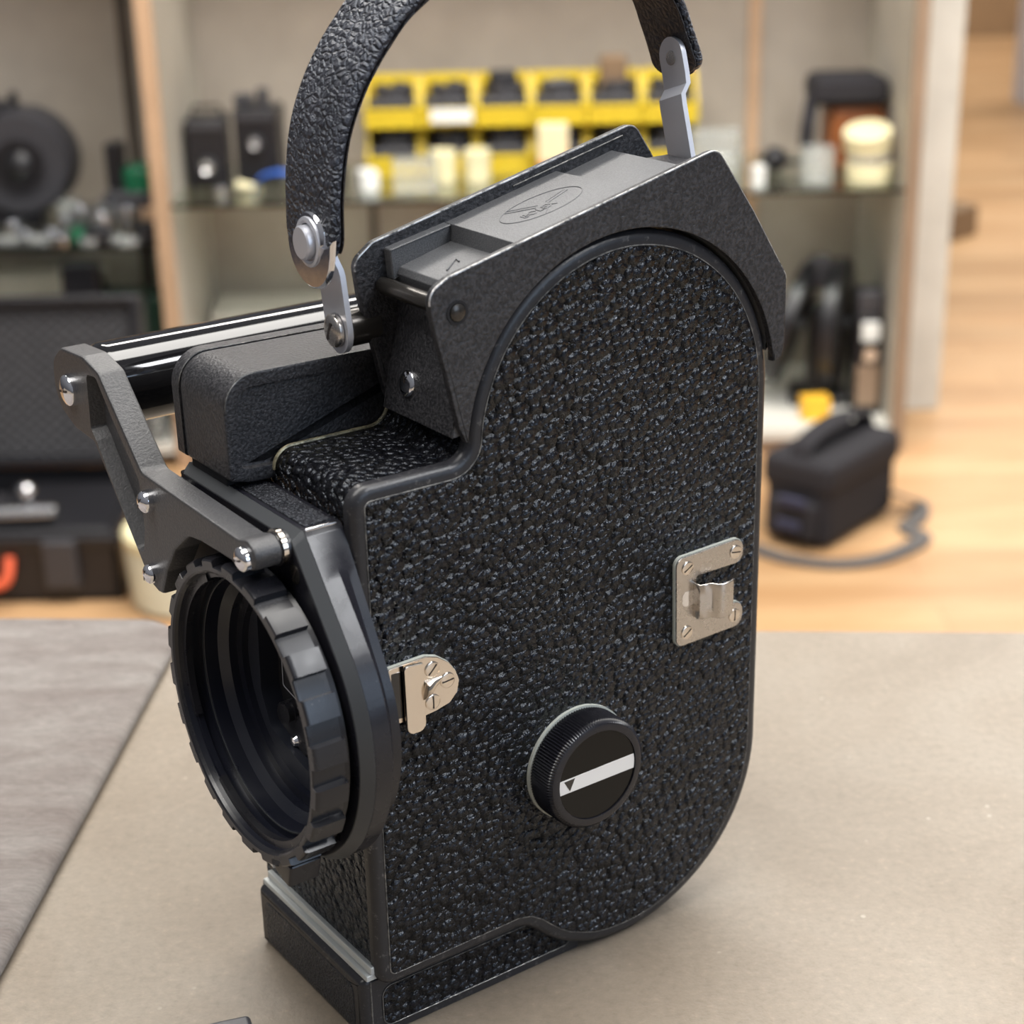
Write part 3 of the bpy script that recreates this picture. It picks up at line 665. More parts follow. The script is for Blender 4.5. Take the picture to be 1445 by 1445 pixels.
def suede():
    m = mat('taupe_suede', (0.25, 0.23, 0.22), 0.9, spec=0.15); P(m).inputs['Sheen Weight'].default_value = 0.25
    t = N(m, 'ShaderNodeTexCoord'); mp = N(m, 'ShaderNodeMapping'); mp.inputs['Rotation'].default_value = (0, 0, -.9); mp.inputs['Scale'].default_value = (1, 3.2, 1)
    L(m, t.outputs['Object'], mp.inputs['Vector']); v = mp.outputs['Vector']
    a = noise(m, v, 22, 5, 0.6, 0.5); b = noise(m, v, 260, 4, 0.75, 0.3)
    mx = N(m, 'ShaderNodeMixRGB', blend_type='MULTIPLY'); mx.inputs[0].default_value = 1
    L(m, ramp(m, a.outputs['Fac'], [(0.35, (0.140, 0.117, 0.107)), (0.65, (0.205, 0.186, 0.173))]), mx.inputs[1])
    L(m, ramp(m, b.outputs['Fac'], [(0.35, (0.80, 0.80, 0.80)), (0.65, (1.15, 1.15, 1.15))]), mx.inputs[2])
    L(m, mx.outputs[0], P(m).inputs['Base Color']); L(m, bump(m, b.outputs['Fac'], 0.0004), P(m).inputs['Normal'])
    return m
M['suede'] = suede()
def wood(name, c0, c1, sc_=1.0, rough=.4):
    m = mat(name, c0, rough, spec=0.4); v = coords(m, (1.1*sc_, 7*sc_, 3*sc_))
    a = noise(m, v, 1.6, 6, 0.62, 0.5)
    br_ = N(m, 'ShaderNodeTexBrick'); br_.inputs['Scale'].default_value = 1.0; br_.offset = 0.37
    t = N(m, 'ShaderNodeTexCoord'); L(m, t.outputs['Object'], br_.inputs['Vector'])
    br_.inputs['Brick Width'].default_value = 1.15; br_.inputs['Row Height'].default_value = 0.115; br_.inputs['Mortar Size'].default_value = 0.0012
    br_.inputs['Color1'].default_value = (0.78, 0.76, 0.72, 1); br_.inputs['Color2'].default_value = (1.12, 1.10, 1.08, 1); br_.inputs['Mortar'].default_value = (0.55, 0.5, 0.45, 1)
    mx = N(m, 'ShaderNodeMixRGB', blend_type='MULTIPLY'); mx.inputs[0].default_value = .8
    L(m, ramp(m, a.outputs['Fac'], [(0.32, c0), (0.68, c1)]), mx.inputs[1]); L(m, br_.outputs['Color'], mx.inputs[2])
    L(m, mx.outputs[0], P(m).inputs['Base Color'])
    return m
M['floor'] = wood('oak_plank_floor', (0.42, 0.240, 0.115), (0.55, 0.36, 0.20))
def flat(name, c, rough=.6, **kw):
    m = mat(name, c, rough, **kw); v = coords(m); n_ = noise(m, v, 9, 3)
    lo = tuple(x*.9 for x in c); hi = tuple(min(x*1.08, 1) for x in c)
    L(m, ramp(m, n_.outputs['Fac'], [(0.3, lo), (0.7, hi)]), P(m).inputs['Base Color']); return m
M['panel'] = flat('greige_cabinet_panel', (0.36, 0.315, 0.265))
M['panel_lt'] = flat('pale_cabinet_side', (0.46, 0.43, 0.37))
M['edgewood'] = flat('tan_wood_edge', (0.45, 0.30, 0.19))
M['edgebrown'] = flat('brown_cabinet_edge', (0.27, 0.19, 0.13))
M['white'] = flat('off_white_paint', (0.66, 0.65, 0.60))
M['whiteblue'] = flat('cool_white_paint', (0.72, 0.76, 0.86))
M['farwall'] = flat('ochre_brown_wall', (0.30, 0.19, 0.10))
M['rail'] = flat('dark_bronze_rail', (0.075, 0.060, 0.048), .45)
M['rail_tan'] = flat('tan_rail', (0.50, 0.33, 0.21), .45)
M['glass'] = mat('shelf_glass', (0.80, 0.92, 0.88), 0.03, trans=1.0, ior=1.45, spec=.5)
M['glass_edge'] = mat('green_glass_edge', (0.20, 0.27, 0.23), 0.2, spec=.6)
M['clear'] = mat('clear_plastic', (0.85, 0.88, 0.86), 0.12, trans=0.75, ior=1.3)
M['yellow'] = flat('yellow_bin_plastic', (0.72, 0.53, 0.030), .45)
M['cream'] = flat('cream_card', (0.80, 0.74, 0.47), .6)
M['amber'] = flat('amber_yellow_card', (0.95, 0.52, 0.04), .6)
M['blk'] = flat('black_plastic', (0.014, 0.014, 0.017), .35)
M['blk_matte'] = flat('black_fabric', (0.016, 0.015, 0.019), .85)
M['dkgrey'] = flat('dark_grey_plastic', (0.045, 0.045, 0.052), .4)
M['navy'] = flat('navy_webbing', (0.035, 0.037, 0.07), .8)
M['greyweb'] = flat('grey_webbing', (0.085, 0.078, 0.075), .7)
M['tan_leather'] = flat('tan_leather', (0.26, 0.085, 0.025), .5)
M['silver'] = metal('silver_metal', (0.75, 0.76, 0.78), .22)
M['whitecard'] = flat('white_card', (0.80, 0.82, 0.80), .6)
M['green'] = flat('green_plastic', (0.008, 0.15, 0.07), .25)
M['blue'] = flat('blue_strap_fabric', (0.03, 0.13, 0.55), .5)
M['orange'] = flat('red_orange_handle', (0.70, 0.12, 0.05), .45)
M['greyfoam'] = flat('grey_rubber', (0.15, 0.15, 0.16), .8)
M['greyfoam2'] = flat('charcoal_foam', (0.05, 0.05, 0.055), .8)
M['mint'] = flat('pale_mint_enamel', (0.70, 0.74, 0.62), .4)
M['brown'] = flat('brown_carton', (0.20, 0.13, 0.075), .7)

# metre helpers
def fin(name, bm, m, parent=None, ang=35): return finish(name, bm, m, parent, ang, True, 1)
def box_thing(name, m, x, y, z, w, d, h, rz, label, cat, group=None, bev=.004):
    bm = new(); bx(bm, -w/2, w/2, -d/2, d/2, 0, h, bev); o = fin(name, bm, m); o.location = (x, y, z); o.rotation_euler = (0, 0, rz)
    return tag(o, label, cat, group)

# ------------------------------------------------------------------ floor, counter, mat
bm = new(); bx(bm, -4, 6, -3, 14, FZ-.04, FZ, 0); struct(fin('floor', bm, 'floor'))
bm = new(); bx(bm, -6, 8, 9.6, 9.7, FZ, 2.2, 0); struct(fin('wall_back', bm, 'farwall'))
def prism_xy(bm, pts, z0, z1, bev):
    return layers(bm, poly([(a, b, r) for a, b, r in pts], 5), [(z1, bev), (z1-bev*.3, bev*.3), (z1-bev, 0), (z0, 0)], XY)
ea, eb = Vector((-0.171, 0.268)), Vector((0.242, 0.241)); ed = (eb-ea).normalized(); el = ea-ed*.9; er = ea+ed*1.3
back = Vector((ed.y, -ed.x))
bm = new(); prism_xy(bm, [(el.x, el.y, .004), (er.x, er.y, .004), (er.x+back.x*1.0, er.y+back.y*1.0, .01), (el.x+back.x*1.0, el.y+back.y*1.0, .01)], -.035, 0, .002)
top_o = fin('countertop', bm, 'laminate'); tag(top_o, 'beige speckled countertop carrying the film camera', 'countertop')
cc = (el+er)/2+back*.5
bm = new(); prism_xy(bm, [(el.x+.05+back.x*.05, el.y+back.y*.05, .0), (er.x-.05+back.x*.05, er.y+back.y*.05, .0), (er.x-.05+back.x*.9, er.y+back.y*.9, .0), (el.x+.05+back.x*.9, el.y+back.y*.9, .0)], FZ, -.035, .002)
cb = fin('counter_base', bm, 'panel'); tag(cb, 'panelled counter body under the beige countertop', 'counter')
m1, m0 = Vector((-0.0945, 0.226)), Vector((-0.108, 0.028)); md = (m1-m0).normalized()
lf = Vector((-md.y, md.x)); t0 = m0-md*.30
tt_ = ((ea-back*-.003)-m0); den = md.x*ed.y-md.y*ed.x; tp = (tt_.x*ed.y-tt_.y*ed.x)/den; t1 = m0+md*tp
bm = new(); P4 = [(t1.x, t1.y, .02), (t0.x, t0.y, .02), (t0.x-ed.x*.45, t0.y-ed.y*.45, .02), (t1.x-ed.x*.45, t1.y-ed.y*.45, .02)]
layers(bm, poly(P4, 6), [(0.0006, .0012), (.0015, .0002), (.003, 0), (.0045, .0006), (.0056, .0022), (.0062, .006), (.0064, .011)], XY)
tag(fin('display_mat', bm, 'suede'), 'soft taupe suede mat with padded edge lying on the counter', 'mat')
# corner of something dark at the very bottom edge of the counter
q = atz(328, 1472, 0)
bm = new(); bx(bm, -.006, .006, -.006, .006, 0, .004, .0015); o = fin('pocket_case', bm, 'dkgrey'); o.location = (q.x, q.y, 0); o.rotation_euler = (0, 0, .3); tag(o, 'corner of a small dark case at the bottom edge of the photo', 'case')

# ------------------------------------------------------------------ display cabinet
Y0, Y1 = 2.92, 3.36; SR, SL = -0.373, -0.447; XL, XR = -0.608, 0.806
cab = thing('display_cabinet', 'open greige display cabinet with glass shelf, right of the wooden upright', 'cabinet', (0.1, 3.1, FZ))
def wpart(name, m, x0, x1, y0, y1, z0, z1, parent, bev=.001):
    bm = new(); lx, ly, lz = parent.location; bx(bm, x0-lx, x1-lx, y0-ly, y1-ly, z0-lz, z1-lz, bev); return fin(name, bm, m, parent)
wpart('back_panel', 'panel', XL, XR+.02, Y1, Y1+.02, FZ, .62, cab)
wpart('side_panel', 'panel_lt', XL-.012, XL+.012, Y0+.006, Y1, FZ, .62, cab)
wpart('front_edge', 'edgewood', XL-.018, XL+.013, Y0-.006, Y0+.006, FZ, .62, cab)
wpart('side_panel', 'panel_lt', XR-.004, XR+.018, Y0+.006, Y1, FZ, .62, cab)
wpart('front_edge', 'edgebrown', XR-.006, XR+.020, Y0-.006, Y0+.006, FZ, .62, cab)
wpart('floor_board', 'white', XL+.01, XR-.003, Y0+.002, Y1, -.872, -.850, cab)
wpart('plinth', 'edgebrown', XL+.01, XR-.003, Y0+.01, Y0+.03, FZ, -.873, cab)
wpart('top_board', 'edgebrown', XL, XR, Y0, Y1, .47, .50, cab)
gs = wpart('glass_shelf', 'glass', XL+.013, XR-.005, Y0+.012, Y1-.02, SR-.008, SR, cab, .0005)
wpart('shelf_edge', 'glass_edge', XL+.013, XR-.005, Y0+.009, Y0+.012, SR-.0082, SR, gs, 0)
r1 = wpart('shelf_rail', 'rail_tan', .555, .580, Y1-.012, Y1, FZ+.04, .3, cab); r2 = wpart('shelf_rail', 'rail', -.25, -.235, Y1-.012, Y1, FZ+.04, .3, cab)
cab2 = thing('display_cabinet', 'greige display cabinet with lower glass shelf, left of the wooden upright', 'cabinet', (-1.2, 3.1, FZ))
wpart('back_panel', 'panel', -1.7, XL-.015, Y1, Y1+.02, FZ, .62, cab2)
wpart('floor_board', 'white', -1.7, XL-.02, Y0+.002, Y1, -.872, -.850, cab2)
wpart('top_board', 'edgebrown', -1.7, XL-.02, Y0, Y1, .47, .50, cab2)
wpart('side_panel', 'panel_lt', -1.72, -1.7, Y0, Y1, FZ, .62, cab2)
gs = wpart('glass_shelf', 'glass', -1.698, XL-.02, Y0+.012, Y1-.02, SL-.010, SL, cab2, .0005)
wpart('shelf_edge', 'glass_edge', -1.698, XL-.02, Y0+.009, Y0+.012, SL-.0102, SL, gs, 0)
for a in (atz(150, 220, SL),):
    wpart('shelf_rail', 'rail', -.752, -.728, Y1-.012, Y1, FZ+.04, .3, cab2)
# white column right of the cabinet and pale wall end far right
bm = new(); bx(bm, .838, .958, 3.175, 3.60, FZ, 2.2, 0.002); struct(fin('wall_right', bm, 'white'))
q0 = atz(1428, 140, FZ); q1 = atz(1460, 172, FZ)
bm = new(); bx(bm, q0.x, q0.x+1.2, q0.y-.9, q0.y, FZ, 1.6, 0.002); 
o = fin('white_cabinet', bm, 'whiteblue'); tag(o, 'tall cool-white cabinet cut off by the right edge of the photo', 'cabinet')
q = atz(1330, 345, FZ)
bm = new(); bx(bm, -.10, .10, -.10, .10, 0, .09, .004); o = fin('carton', bm, 'brown'); o.location = (q.x-.01, q.y+.12, FZ); o.rotation_euler = (0, 0, .78); tag(o, 'brown carton on the floor peeking out behind the white column', 'box')

# ------------------------------------------------------------------ things on the right glass shelf
def on_shelf(px, Y, z=SR):    # x where the sight column px meets depth Y on the shelf
    lo, hi = 0, 900
    for _ in range(40):
        mid = (lo+hi)/2; p = atz(px, mid, z)
        if p.y > Y: lo = mid
        else: hi = mid
    return atz(px, mid, z).x
# yellow bins, two rows
def make_bin():
    t = thing('storage_bin', '', 'storage bin'); w, d, h = .0545, .13, .090; th = .003
    bm = new()
    bx(bm, -w, w, 0, d, 0, th, .0006); bx(bm, -w, w, d-th, d, 0, h, .0006)
    for s in (-1, 1):
        layers(bm, [(0.0, 0), (d, 0), (d, h), (.055, h), (.022, .042), (0, .034)], [(s*w, 0), (s*(w-.006), 0)], lambda a, b, c: (c, a, b))
    bx(bm, -w, w, -.001, .003, 0, .036, .0012)
    fin('bin_shell', bm, 'yellow', t)
    bm = new(); bx(bm, -w+.004, w-.004, -.005, -.001, .026, .038, .001); fin('bin_lip', bm, 'yellow', t)
    bm = new(); random.seed(3); bx(bm, -w+.008, w-.008, .012, d-.006, .004, .052, .006)
    for k in range(7):
        a = random.uniform(-.04, .04); b = random.uniform(.02, .11); lathe(bm, [(0, 0), (0, .013), (.036, .013), (.036, 0)], (a, b*.8+.02, .042), (random.uniform(-.5, .5), random.uniform(-.5, .5), 1), 10)
    p_ = fin('bin_contents', bm, 'dkgrey', t); p_['kind'] = 'stuff'
    return t
proto = make_bin(); used = False
def copy_tree(o, parent=None):
    c = o.copy(); C.objects.link(c)
    if parent: c.parent = parent
    for ch in o.children: copy_tree(ch, c)
    return c
bx0 = on_shelf(517, 3.17); words = ['leftmost', 'second', 'third', 'fourth', 'fifth', 'rightmost']
spots = [(c, r) for r in (0, 1) for c in range(6)]
for c, r in spots:
    o = proto if not used else copy_tree(proto); used = True
    o.location = (bx0+.0560+c*.1125, 3.17+.006*r, SR+.001+r*.0945)
    o['label'] = ('yellow open-front bin in the %s row, %s of six from the left' % (('lower', 'upper')[r], words[c])) if c not in (0, 5) else ('yellow open-front bin, %s of the %s row' % (words[c], ('lower', 'upper')[r]))
    o['group'] = 'yellow storage bins on the glass shelf'
# things standing out of the upper bins
def lump(name, m, x, y, z, w, d, h, label, cat, rz=0, bev=.01, group=None): return box_thing(name, m, x, y, z, w, d, h, rz, label, cat, group, bev)
zt = SR+.001+.0945+.005
bagx = [(2, .058, .035, .095, 'blk', 'black pouch standing up in the third upper bin'), (3, .05, .04, .075, 'greyfoam', 'grey pouch standing up in the fourth upper bin'), (4, .055, .03, .12, 'brown', 'brown sleeve leaning in the fifth upper bin')]
for c, w, d, h, m_, lb in bagx: lump('pouch', m_, bx0+.056+c*.1125, 3.25, zt, w, d, h, lb, 'pouch', .1, .008)
# film cans in front
def can(x, y, z, r, h, m_, label, cat='can', group=None, name='round_can'):
    bm = new(); lathe(bm, [(0, 0), (0, r*.96), (.002, r), (h*.62, r), (h*.63, r*1.04), (h-.002, r*1.04), (h, r*1.0), (h, r*.8), (h-.002, r*.78), (h-.002, 0)], (0, 0, 0), (0, 0, 1), 36)
    o = fin(name, bm, m_); o.location = (x, y, z); return tag(o, label, cat, group)
can(on_shelf(626, 3.1), 3.10, SR, .026, .062, 'cream', 'left one of two cream film cans in front of the yellow bins')
can(on_shelf(674, 3.1), 3.10, SR, .026, .062, 'cream', 'right one of two cream film cans in front of the yellow bins')
lump('film_carton', 'cream', on_shelf(781, 3.13), 3.13, SR+.0, .060, .04, .105, 'cream film carton standing in front of the lower yellow bins', 'box', 0, .003)
lump('parts_box', 'clear', on_shelf(586, 3.02), 3.02, SR, .085, .06, .062, 'clear plastic box left of the cream film cans', 'box', .1, .004)
lump('paper_tag', 'whitecard', on_shelf(520, 3.03), 3.03, SR, .035, .05, .04, 'small white carton beside the clear plastic box', 'box', .3, .004)
lump('price_card', 'whitecard', on_shelf(640, 3.15), 3.158, SR+.106, .085, .003, .028, 'pale label card on the second upper yellow bin', 'card', 0, .001)
lump('red_carton', 'orange', on_shelf(800, 3.08), 3.08, SR, .11, .05, .035, 'low reddish carton behind the cover of the film camera', 'box', .1, .004)
bm = new(); lathe(bm, [(0, 0), (0, .03), (.01, .034), (.05, .034), (.055, .03), (.055, 0)], (0, 0, 0), (0, 0, 1), 24); o = fin('glass_jar', bm, 'clear'); o.location = (on_shelf(1015, 3.04), 3.04, SR); tag(o, 'clear round jar behind the rear strap bracket', 'jar')
bm = new(); bx(bm, -.05, .05, -.03, .03, 0, .085, .008); o = fin('plastic_bag', bm, 'clear'); o.location = (on_shelf(1010, 3.12), 3.14, SR); o.rotation_euler = (0, 0, .2); tag(o, 'crumpled clear bag below the rightmost yellow bin', 'bag')
# black cameras left of the bins
def small_camera(x, y, z, w, d, h, rz, label, lens_z, lens_r, extra):
    t = thing('box_camera', label, 'camera', (x, y, z), rz)
    bm = new(); bx(bm, -w/2, w/2, -d/2, d/2, 0, h, .006); fin('body', bm, 'blk', t)
    bm = new(); bx(bm, -w/2+.006, w/2-.006, -d/2-.004, -d/2+.002, h*.84, h*.93, .002); fin('front_trim', bm, 'dkgrey', t)
    bm = new(); lathe(bm, [(0, 0), (0, lens_r), (.018, lens_r), (.018, lens_r*.8), (.012, lens_r*.7), (.012, 0)], (0, -d/2-.0, lens_z), (0, -1, 0), 28); l_ = fin('lens', bm, 'dkgrey', t)
    bm = new(); lathe(bm, [(0, 0), (.003, lens_r*.5), (.0, lens_r*.7)], (0, -d/2-.018, lens_z), (0, 1, 0), 24); fin('lens_glass', bm, 'silver', l_)
    if extra:
        bm = new(); lathe(bm, [(0, 0), (0, .012), (.03, .012), (.034, .008), (.034, 0)], (0.01, 0, h), (0, 0, 1), 16); bx(bm, -.045, -.01, -.02, .02, h, h+.022, .004); fin('viewfinder', bm, 'dkgrey', t)
    else:
        bm = new(); tube(bm, [(-.03, 0, h), (-.025, 0, h+.018), (.025, 0, h+.018), (.03, 0, h)], .004, 8); fin('carry_loop', bm, 'blk', t)
    return t
small_camera(on_shelf(300, 3.14), 3.14, SR, .082, .10, .135, .05, 'black box camera standing nearest the wooden upright on the glass shelf', .045, .017, False)
small_camera(on_shelf(372, 3.16), 3.16, SR, .088, .10, .150, -.05, 'taller black camera with a top finder, right of the first box camera', .085, .014, True)
bm = new(); c_ = catmull([(-.045, 0, .004), (-.035, 0, .03), (0, 0, .042), (.03, 0, .036), (.045, 0, .018)], 6)
ribbon(bm, c_, (0, 1, 0), (0, 0, 1), .018, .003); o = fin('strap_loop', bm, 'blue', None, 60); o.location = (on_shelf(392, 3.02), 3.02, SR); tag(o, 'bright blue strap looped on the glass shelf', 'strap')
bm = new(); lathe(bm, [(0, 0), (0, .009), (.05, .009), (.05, 0)], (0, 0, .010), (.8, .1, -.25), 16); o = fin('flash_bulb', bm, 'cream'); o.location = (on_shelf(334, 3.03), 3.03, SR+.008); tag(o, 'small cream tube lying in front of the black cameras', 'tube')
can(on_shelf(313, 3.0), 3.0, SR, .012, .018, 'silver', 'small silver cup in front of the box cameras', 'cup', None, 'metal_cup')
can(on_shelf(478, 3.06), 3.06, SR, .016, .11, 'blk', 'slim black canister left of the yellow bins', 'canister', None, 'canister')
# right end of the shelf
bm = new(); bx(bm, -.056, .056, -.05, .05, .0, .130, .016); o = fin('leather_case', bm, 'tan_leather'); o.location = (.738, 3.14, SR); o.rotation_euler = (0, 0, .05); tag(o, 'tan leather case under the black pouch at the shelf end', 'case')
t = thing('camera_pouch', 'black soft pouch with hanging strap on top of the tan case', 'pouch', (.722, 3.14, SR+.131), .03)
bm = new(); bx(bm, -.075, .075, -.065, .065, 0, .058, .022, 4); fin('pouch_body', bm, 'blk_matte', t)
bm = new(); bx(bm, -.079, .067, -.070, -.060, .012, .050, .004, 3); fin('pouch_flap', bm, 'blk_matte', t)
bm = new(); c_ = catmull([(-.07, -.03, .03), (-.085, -.06, -.02), (-.088, -.062, -.07), (-.072, -.06, -.11)], 6); ribbon(bm, c_, (1, 0, 0), (0, 1, 0), .014, .004); fin('pouch_strap', bm, 'blk_matte', t, 60)
g = 'round cream cans at the shelf end'
can(.748, 3.015, SR+.001, .044, .034, 'cream', 'cream round tin, bottom of the stack at the shelf end', 'tin', None, 'round_tin')
can(.748, 3.015, SR+.036, .042, .016, 'clear', 'clear flat dish between the two cream tins', 'dish', None, 'flat_dish')
o = can(.746, 3.02, SR+.060, .045, .040, 'cream', 'cream round tin tilted on top of the stack at the shelf end', 'tin', None, 'round_tin'); o.rotation_euler = (.25, -.12, 0)
bm = new(); lathe(bm, [(0, 0), (0, .03), (.003, .033), (.07, .033), (.07, .030), (.006, .029), (.006, 0)], (0, 0, 0), (0, 0, 1), 32); o = fin('glass_tumbler', bm, 'clear'); o.location = (on_shelf(1152, 3.0), 3.0, SR); tag(o, 'clear glass tumbler left of the cream tins', 'glass')
bm = new(); bmesh.ops.create_icosphere(bm, subdivisions=3, radius=.026); bmesh.ops.translate(bm, verts=bm.verts, vec=(0, 0, .026)); lathe(bm, [(0, 0), (0, .006), (.045, .005), (.045, 0)], (0.01, 0, .02), (1, 0, .05), 12)
o = fin('rubber_blower', bm, 'blk'); o.location = (on_shelf(1092, 3.12), 3.12, SR+.0); tag(o, 'black rubber bulb with nozzle right of the clear bag', 'blower')
can(on_shelf(1070, 2.99), 2.99, SR, .014, .038, 'whitecard', 'small white bottle at the front edge of the glass shelf', 'bottle', None, 'small_bottle')

# ------------------------------------------------------------------ things on the cabinet floor (right)
ZB = -.85
def on_floor(px, Y, z): return on_shelf(px, Y, z)
t = thing('film_rewinder', 'black film viewer with two tall wheels on the cabinet floor', 'projector', (on_floor(1150, 3.12, ZB), 3.12, ZB), -.1)
bm = new(); bx(bm, -.055, .06, -.06, .06, 0, .02, .006); bx(bm, -.02, .03, -.04, .04, .02, .20, .010); fin('stand', bm, 'blk', t)
for px, ti, nm in ((-.055, .30, 'wheel'), (.038, .02, 'wheel')):
    bm = new(); lathe(bm, [(-.014, 0), (-.014, .05), (-.018, .125), (-.012, .133), (.012, .133), (.018, .125), (.014, .05), (.014, 0)], (px, 0, .165), (cos(ti), -.25, -sin(ti)), 56)
    w_ = fin(nm, bm, 'blk', t)
    bm = new(); lathe(bm, [(-.03, 0), (-.03, .014), (.03, .014), (.03, 0)], (px, 0, .165), (cos(ti), -.25, -sin(ti)), 20); fin('hub', bm, 'dkgrey', w_)
bm = new(); bx(bm, -.022, .022, -.025, .015, .24, .305, .006); fin('lamp_head', bm, 'dkgrey', t)
t = thing('slide_viewer', 'black and silver upright viewer right of the two black wheels', 'viewer', (.768, 3.04, ZB), 0)
bm = new(); bx(bm, -.027, .027, -.035, .035, 0, .21, .006); fin('body', bm, 'blk', t)
bm = new(); bx(bm, -.024, .022, -.04, -.034, .02, .105, .002); fin('front_panel', bm, 'edgebrown', t)
bm = new(); bx(bm, -.018, .018, -.042, -.034, .155, .195, .003); fin('screen', bm, 'whitecard', t)
bm = new(); lathe(bm, [(0, 0), (0, .014), (.012, .014), (.012, 0)], (0, -.034, .128), (0, -1, 0), 20); fin('knob', bm, 'silver', t)
bm = new(); bx(bm, -.026, .026, -.03, .03, .21, .255, .006); fin('top_cap', bm, 'dkgrey', t)
lump('film_carton', 'amber', on_floor(1149, 2.99, ZB), 2.99, ZB, .056, .04, .046, 'bright amber carton on the white cabinet floor', 'box', .1, .003)
lump('clear_tray', 'clear', -.43, 3.04, ZB, .30, .16, .10, 'large clear plastic tray low in the cabinet behind the strap', 'tray', .1, .01)
lump('carton', 'panel_lt', -.45, 3.24, ZB, .26, .16, .20, 'pale carton standing behind the clear tray', 'box', 0, .004)

# ------------------------------------------------------------------ left cabinet shelf
def mag_camera():
    t = thing('cine_camera', 'large black cine camera with a round film magazine on the left shelf', 'camera', (on_shelf(45, 3.16, SL), 3.16, SL), 0)
    bm = new(); lathe(bm, [(-.05, 0), (-.05, .085), (-.046, .105), (.03, .105), (.05, .095), (.052, 0)], (0.0, 0, .125), (0, -1, 0), 56); fin('film_magazine', bm, 'dkgrey', t)
    bm = new(); lathe(bm, [(0, .05), (.008, .05), (.008, .034), (.002, .032)], (.004, -.052, .125), (0, -1, 0), 40); lathe(bm, [(0, 0), (0, .03), (.01, .028), (.02, .014), (.022, 0)], (.004, -.052, .125), (0, -1, 0), 32); fin('magazine_knob', bm, 'blk', t)
    bm = new(); bx(bm, -.30, -.02, -.05, .05, .03, .20, .02); bx(bm, -.28, .0, -.03, .03, .20, .245, .01); fin('body', bm, 'blk', t)
    bm = new(); lathe(bm, [(0, 0), (0, .009), (.03, .009), (.035, .005), (.035, 0)], (-.01, 0, .228), (.15, 0, 1), 16); fin('release_knob', bm, 'blk', t)
    bm = new(); bx(bm, -.20, .03, -.04, .04, 0, .035, .004); fin('foot', bm, 'blk', t)
    return t
mag_camera()
random.seed(11)
bits = [('metal_ring', 'silver', 75, 2.98, .018, .02, 'silver adapter ring at the front of the left shelf, nearest the magazine'), ('metal_ring', 'silver', 38, 2.99, .016, .016, 'small silver ring in front of the cine camera foot'),
        ('filter_case', 'clear', 55, 2.96, .022, .012, 'clear round filter case at the shelf front'), ('lens_barrel', 'silver', 118, 3.05, .020, .05, 'silver lens barrel standing right of the cine camera'),
        ('green_pot', 'green', 112, 2.98, .014, .022, 'shiny green pot on the left glass shelf'), ('lens_barrel', 'silver', 148, 3.0, .022, .045, 'chrome lens barrel beside the shiny green pot'),
        ('black_lens', 'blk', 140, 2.95, .026, .030, 'squat black lens at the very front of the left shelf'), ('black_lens', 'blk', 205, 2.96, .022, .035, 'squat black lens next to the wooden upright'),
        ('lens_barrel', 'silver', 183, 3.02, .016, .055, 'thin silver lens tube in front of the black finder'), ('metal_cup', 'silver', 96, 3.02, .014, .04, 'tall narrow silver cup between ring and green cap'),
        ('filter_case', 'clear', 165, 2.95, .018, .012, 'clear filter case between the two squat black lenses'), ('metal_cup', 'rail_tan', 212, 3.05, .014, .045, 'copper-coloured cup next to the wooden upright')]
bits += [('glass_filter', 'clear', 10, 2.97, .024, .010, 'clear glass filter at the left edge of the photo'), ('metal_ring', 'silver', 22, 3.03, .017, .028, 'silver ring under the cine camera front'),
         ('small_lens', 'silver', 88, 2.94, .015, .018, 'small bright lens at the front rim of the left shelf'), ('small_lens', 'clear', 126, 2.93, .017, .016, 'small clear lens in front of the squat black lens'),
         ('glass_filter', 'clear', 180, 2.93, .022, .012, 'clear filter lying nearest the green splicer cover'), ('small_lens', 'silver', 165, 3.08, .016, .05, 'silver lens half hidden behind the chrome barrel'),
         ('small_lens', 'silver', 198, 3.06, .015, .04, 'silver lens close in front of the dark splicer'), ('glass_jar', 'clear', 100, 3.12, .022, .05, 'clear little jar right of the magazine')]
for nm, m_, px, Y, r, h, lb in bits: can(on_shelf(px, Y, SL), Y, SL, r, h, m_, lb, nm.replace('_', ' '), None, nm)
bm = new(); lathe(bm, [(0, 0), (0, .010), (.05, .012), (.05, 0)], (0, 0, .012), (.55, .1, .62), 20); o = fin('lens_tube', bm, 'silver'); o.location = (on_shelf(130, 3.1, SL), 3.1, SL); tag(o, 'silver tube leaning right of the magazine', 'tube')
t = thing('film_splicer', 'black and green splicer with square finder near the upright', 'viewer', (on_shelf(186, 3.12, SL), 3.12, SL), 0)
bm = new(); bx(bm, -.04, .05, -.05, .05, 0, .075, .012); fin('body', bm, 'dkgrey', t)
bm = new(); bx(bm, -.035, .0, -.03, .02, .075, .165, .005); fin('finder', bm, 'blk', t)
bm = new(); bx(bm, .0, .05, -.045, .03, .06, .12, .012); fin('green_cover', bm, 'green', t)
M['dark_green'] = flat('dark_green_card', (0.02, 0.06, 0.04), .5)
lump('green_box', 'dark_green', on_floor(190, 3.05, -.85), 3.12, -.85, .16, .12, .26, 'dark green box standing below the left glass shelf', 'box', 0, .006)
lump('clear_tray', 'clear', on_floor(205, 3.0, -.85), 2.98, -.85, .10, .10, .14, 'clear tray on the cabinet floor beside the open case', 'tray', 0, .006)
lump('brown_carton', 'panel_lt', on_floor(60, 3.2, -.85), 3.25, -.85, .30, .10, .28, 'pale brown carton behind the open case', 'box', 0, .004)

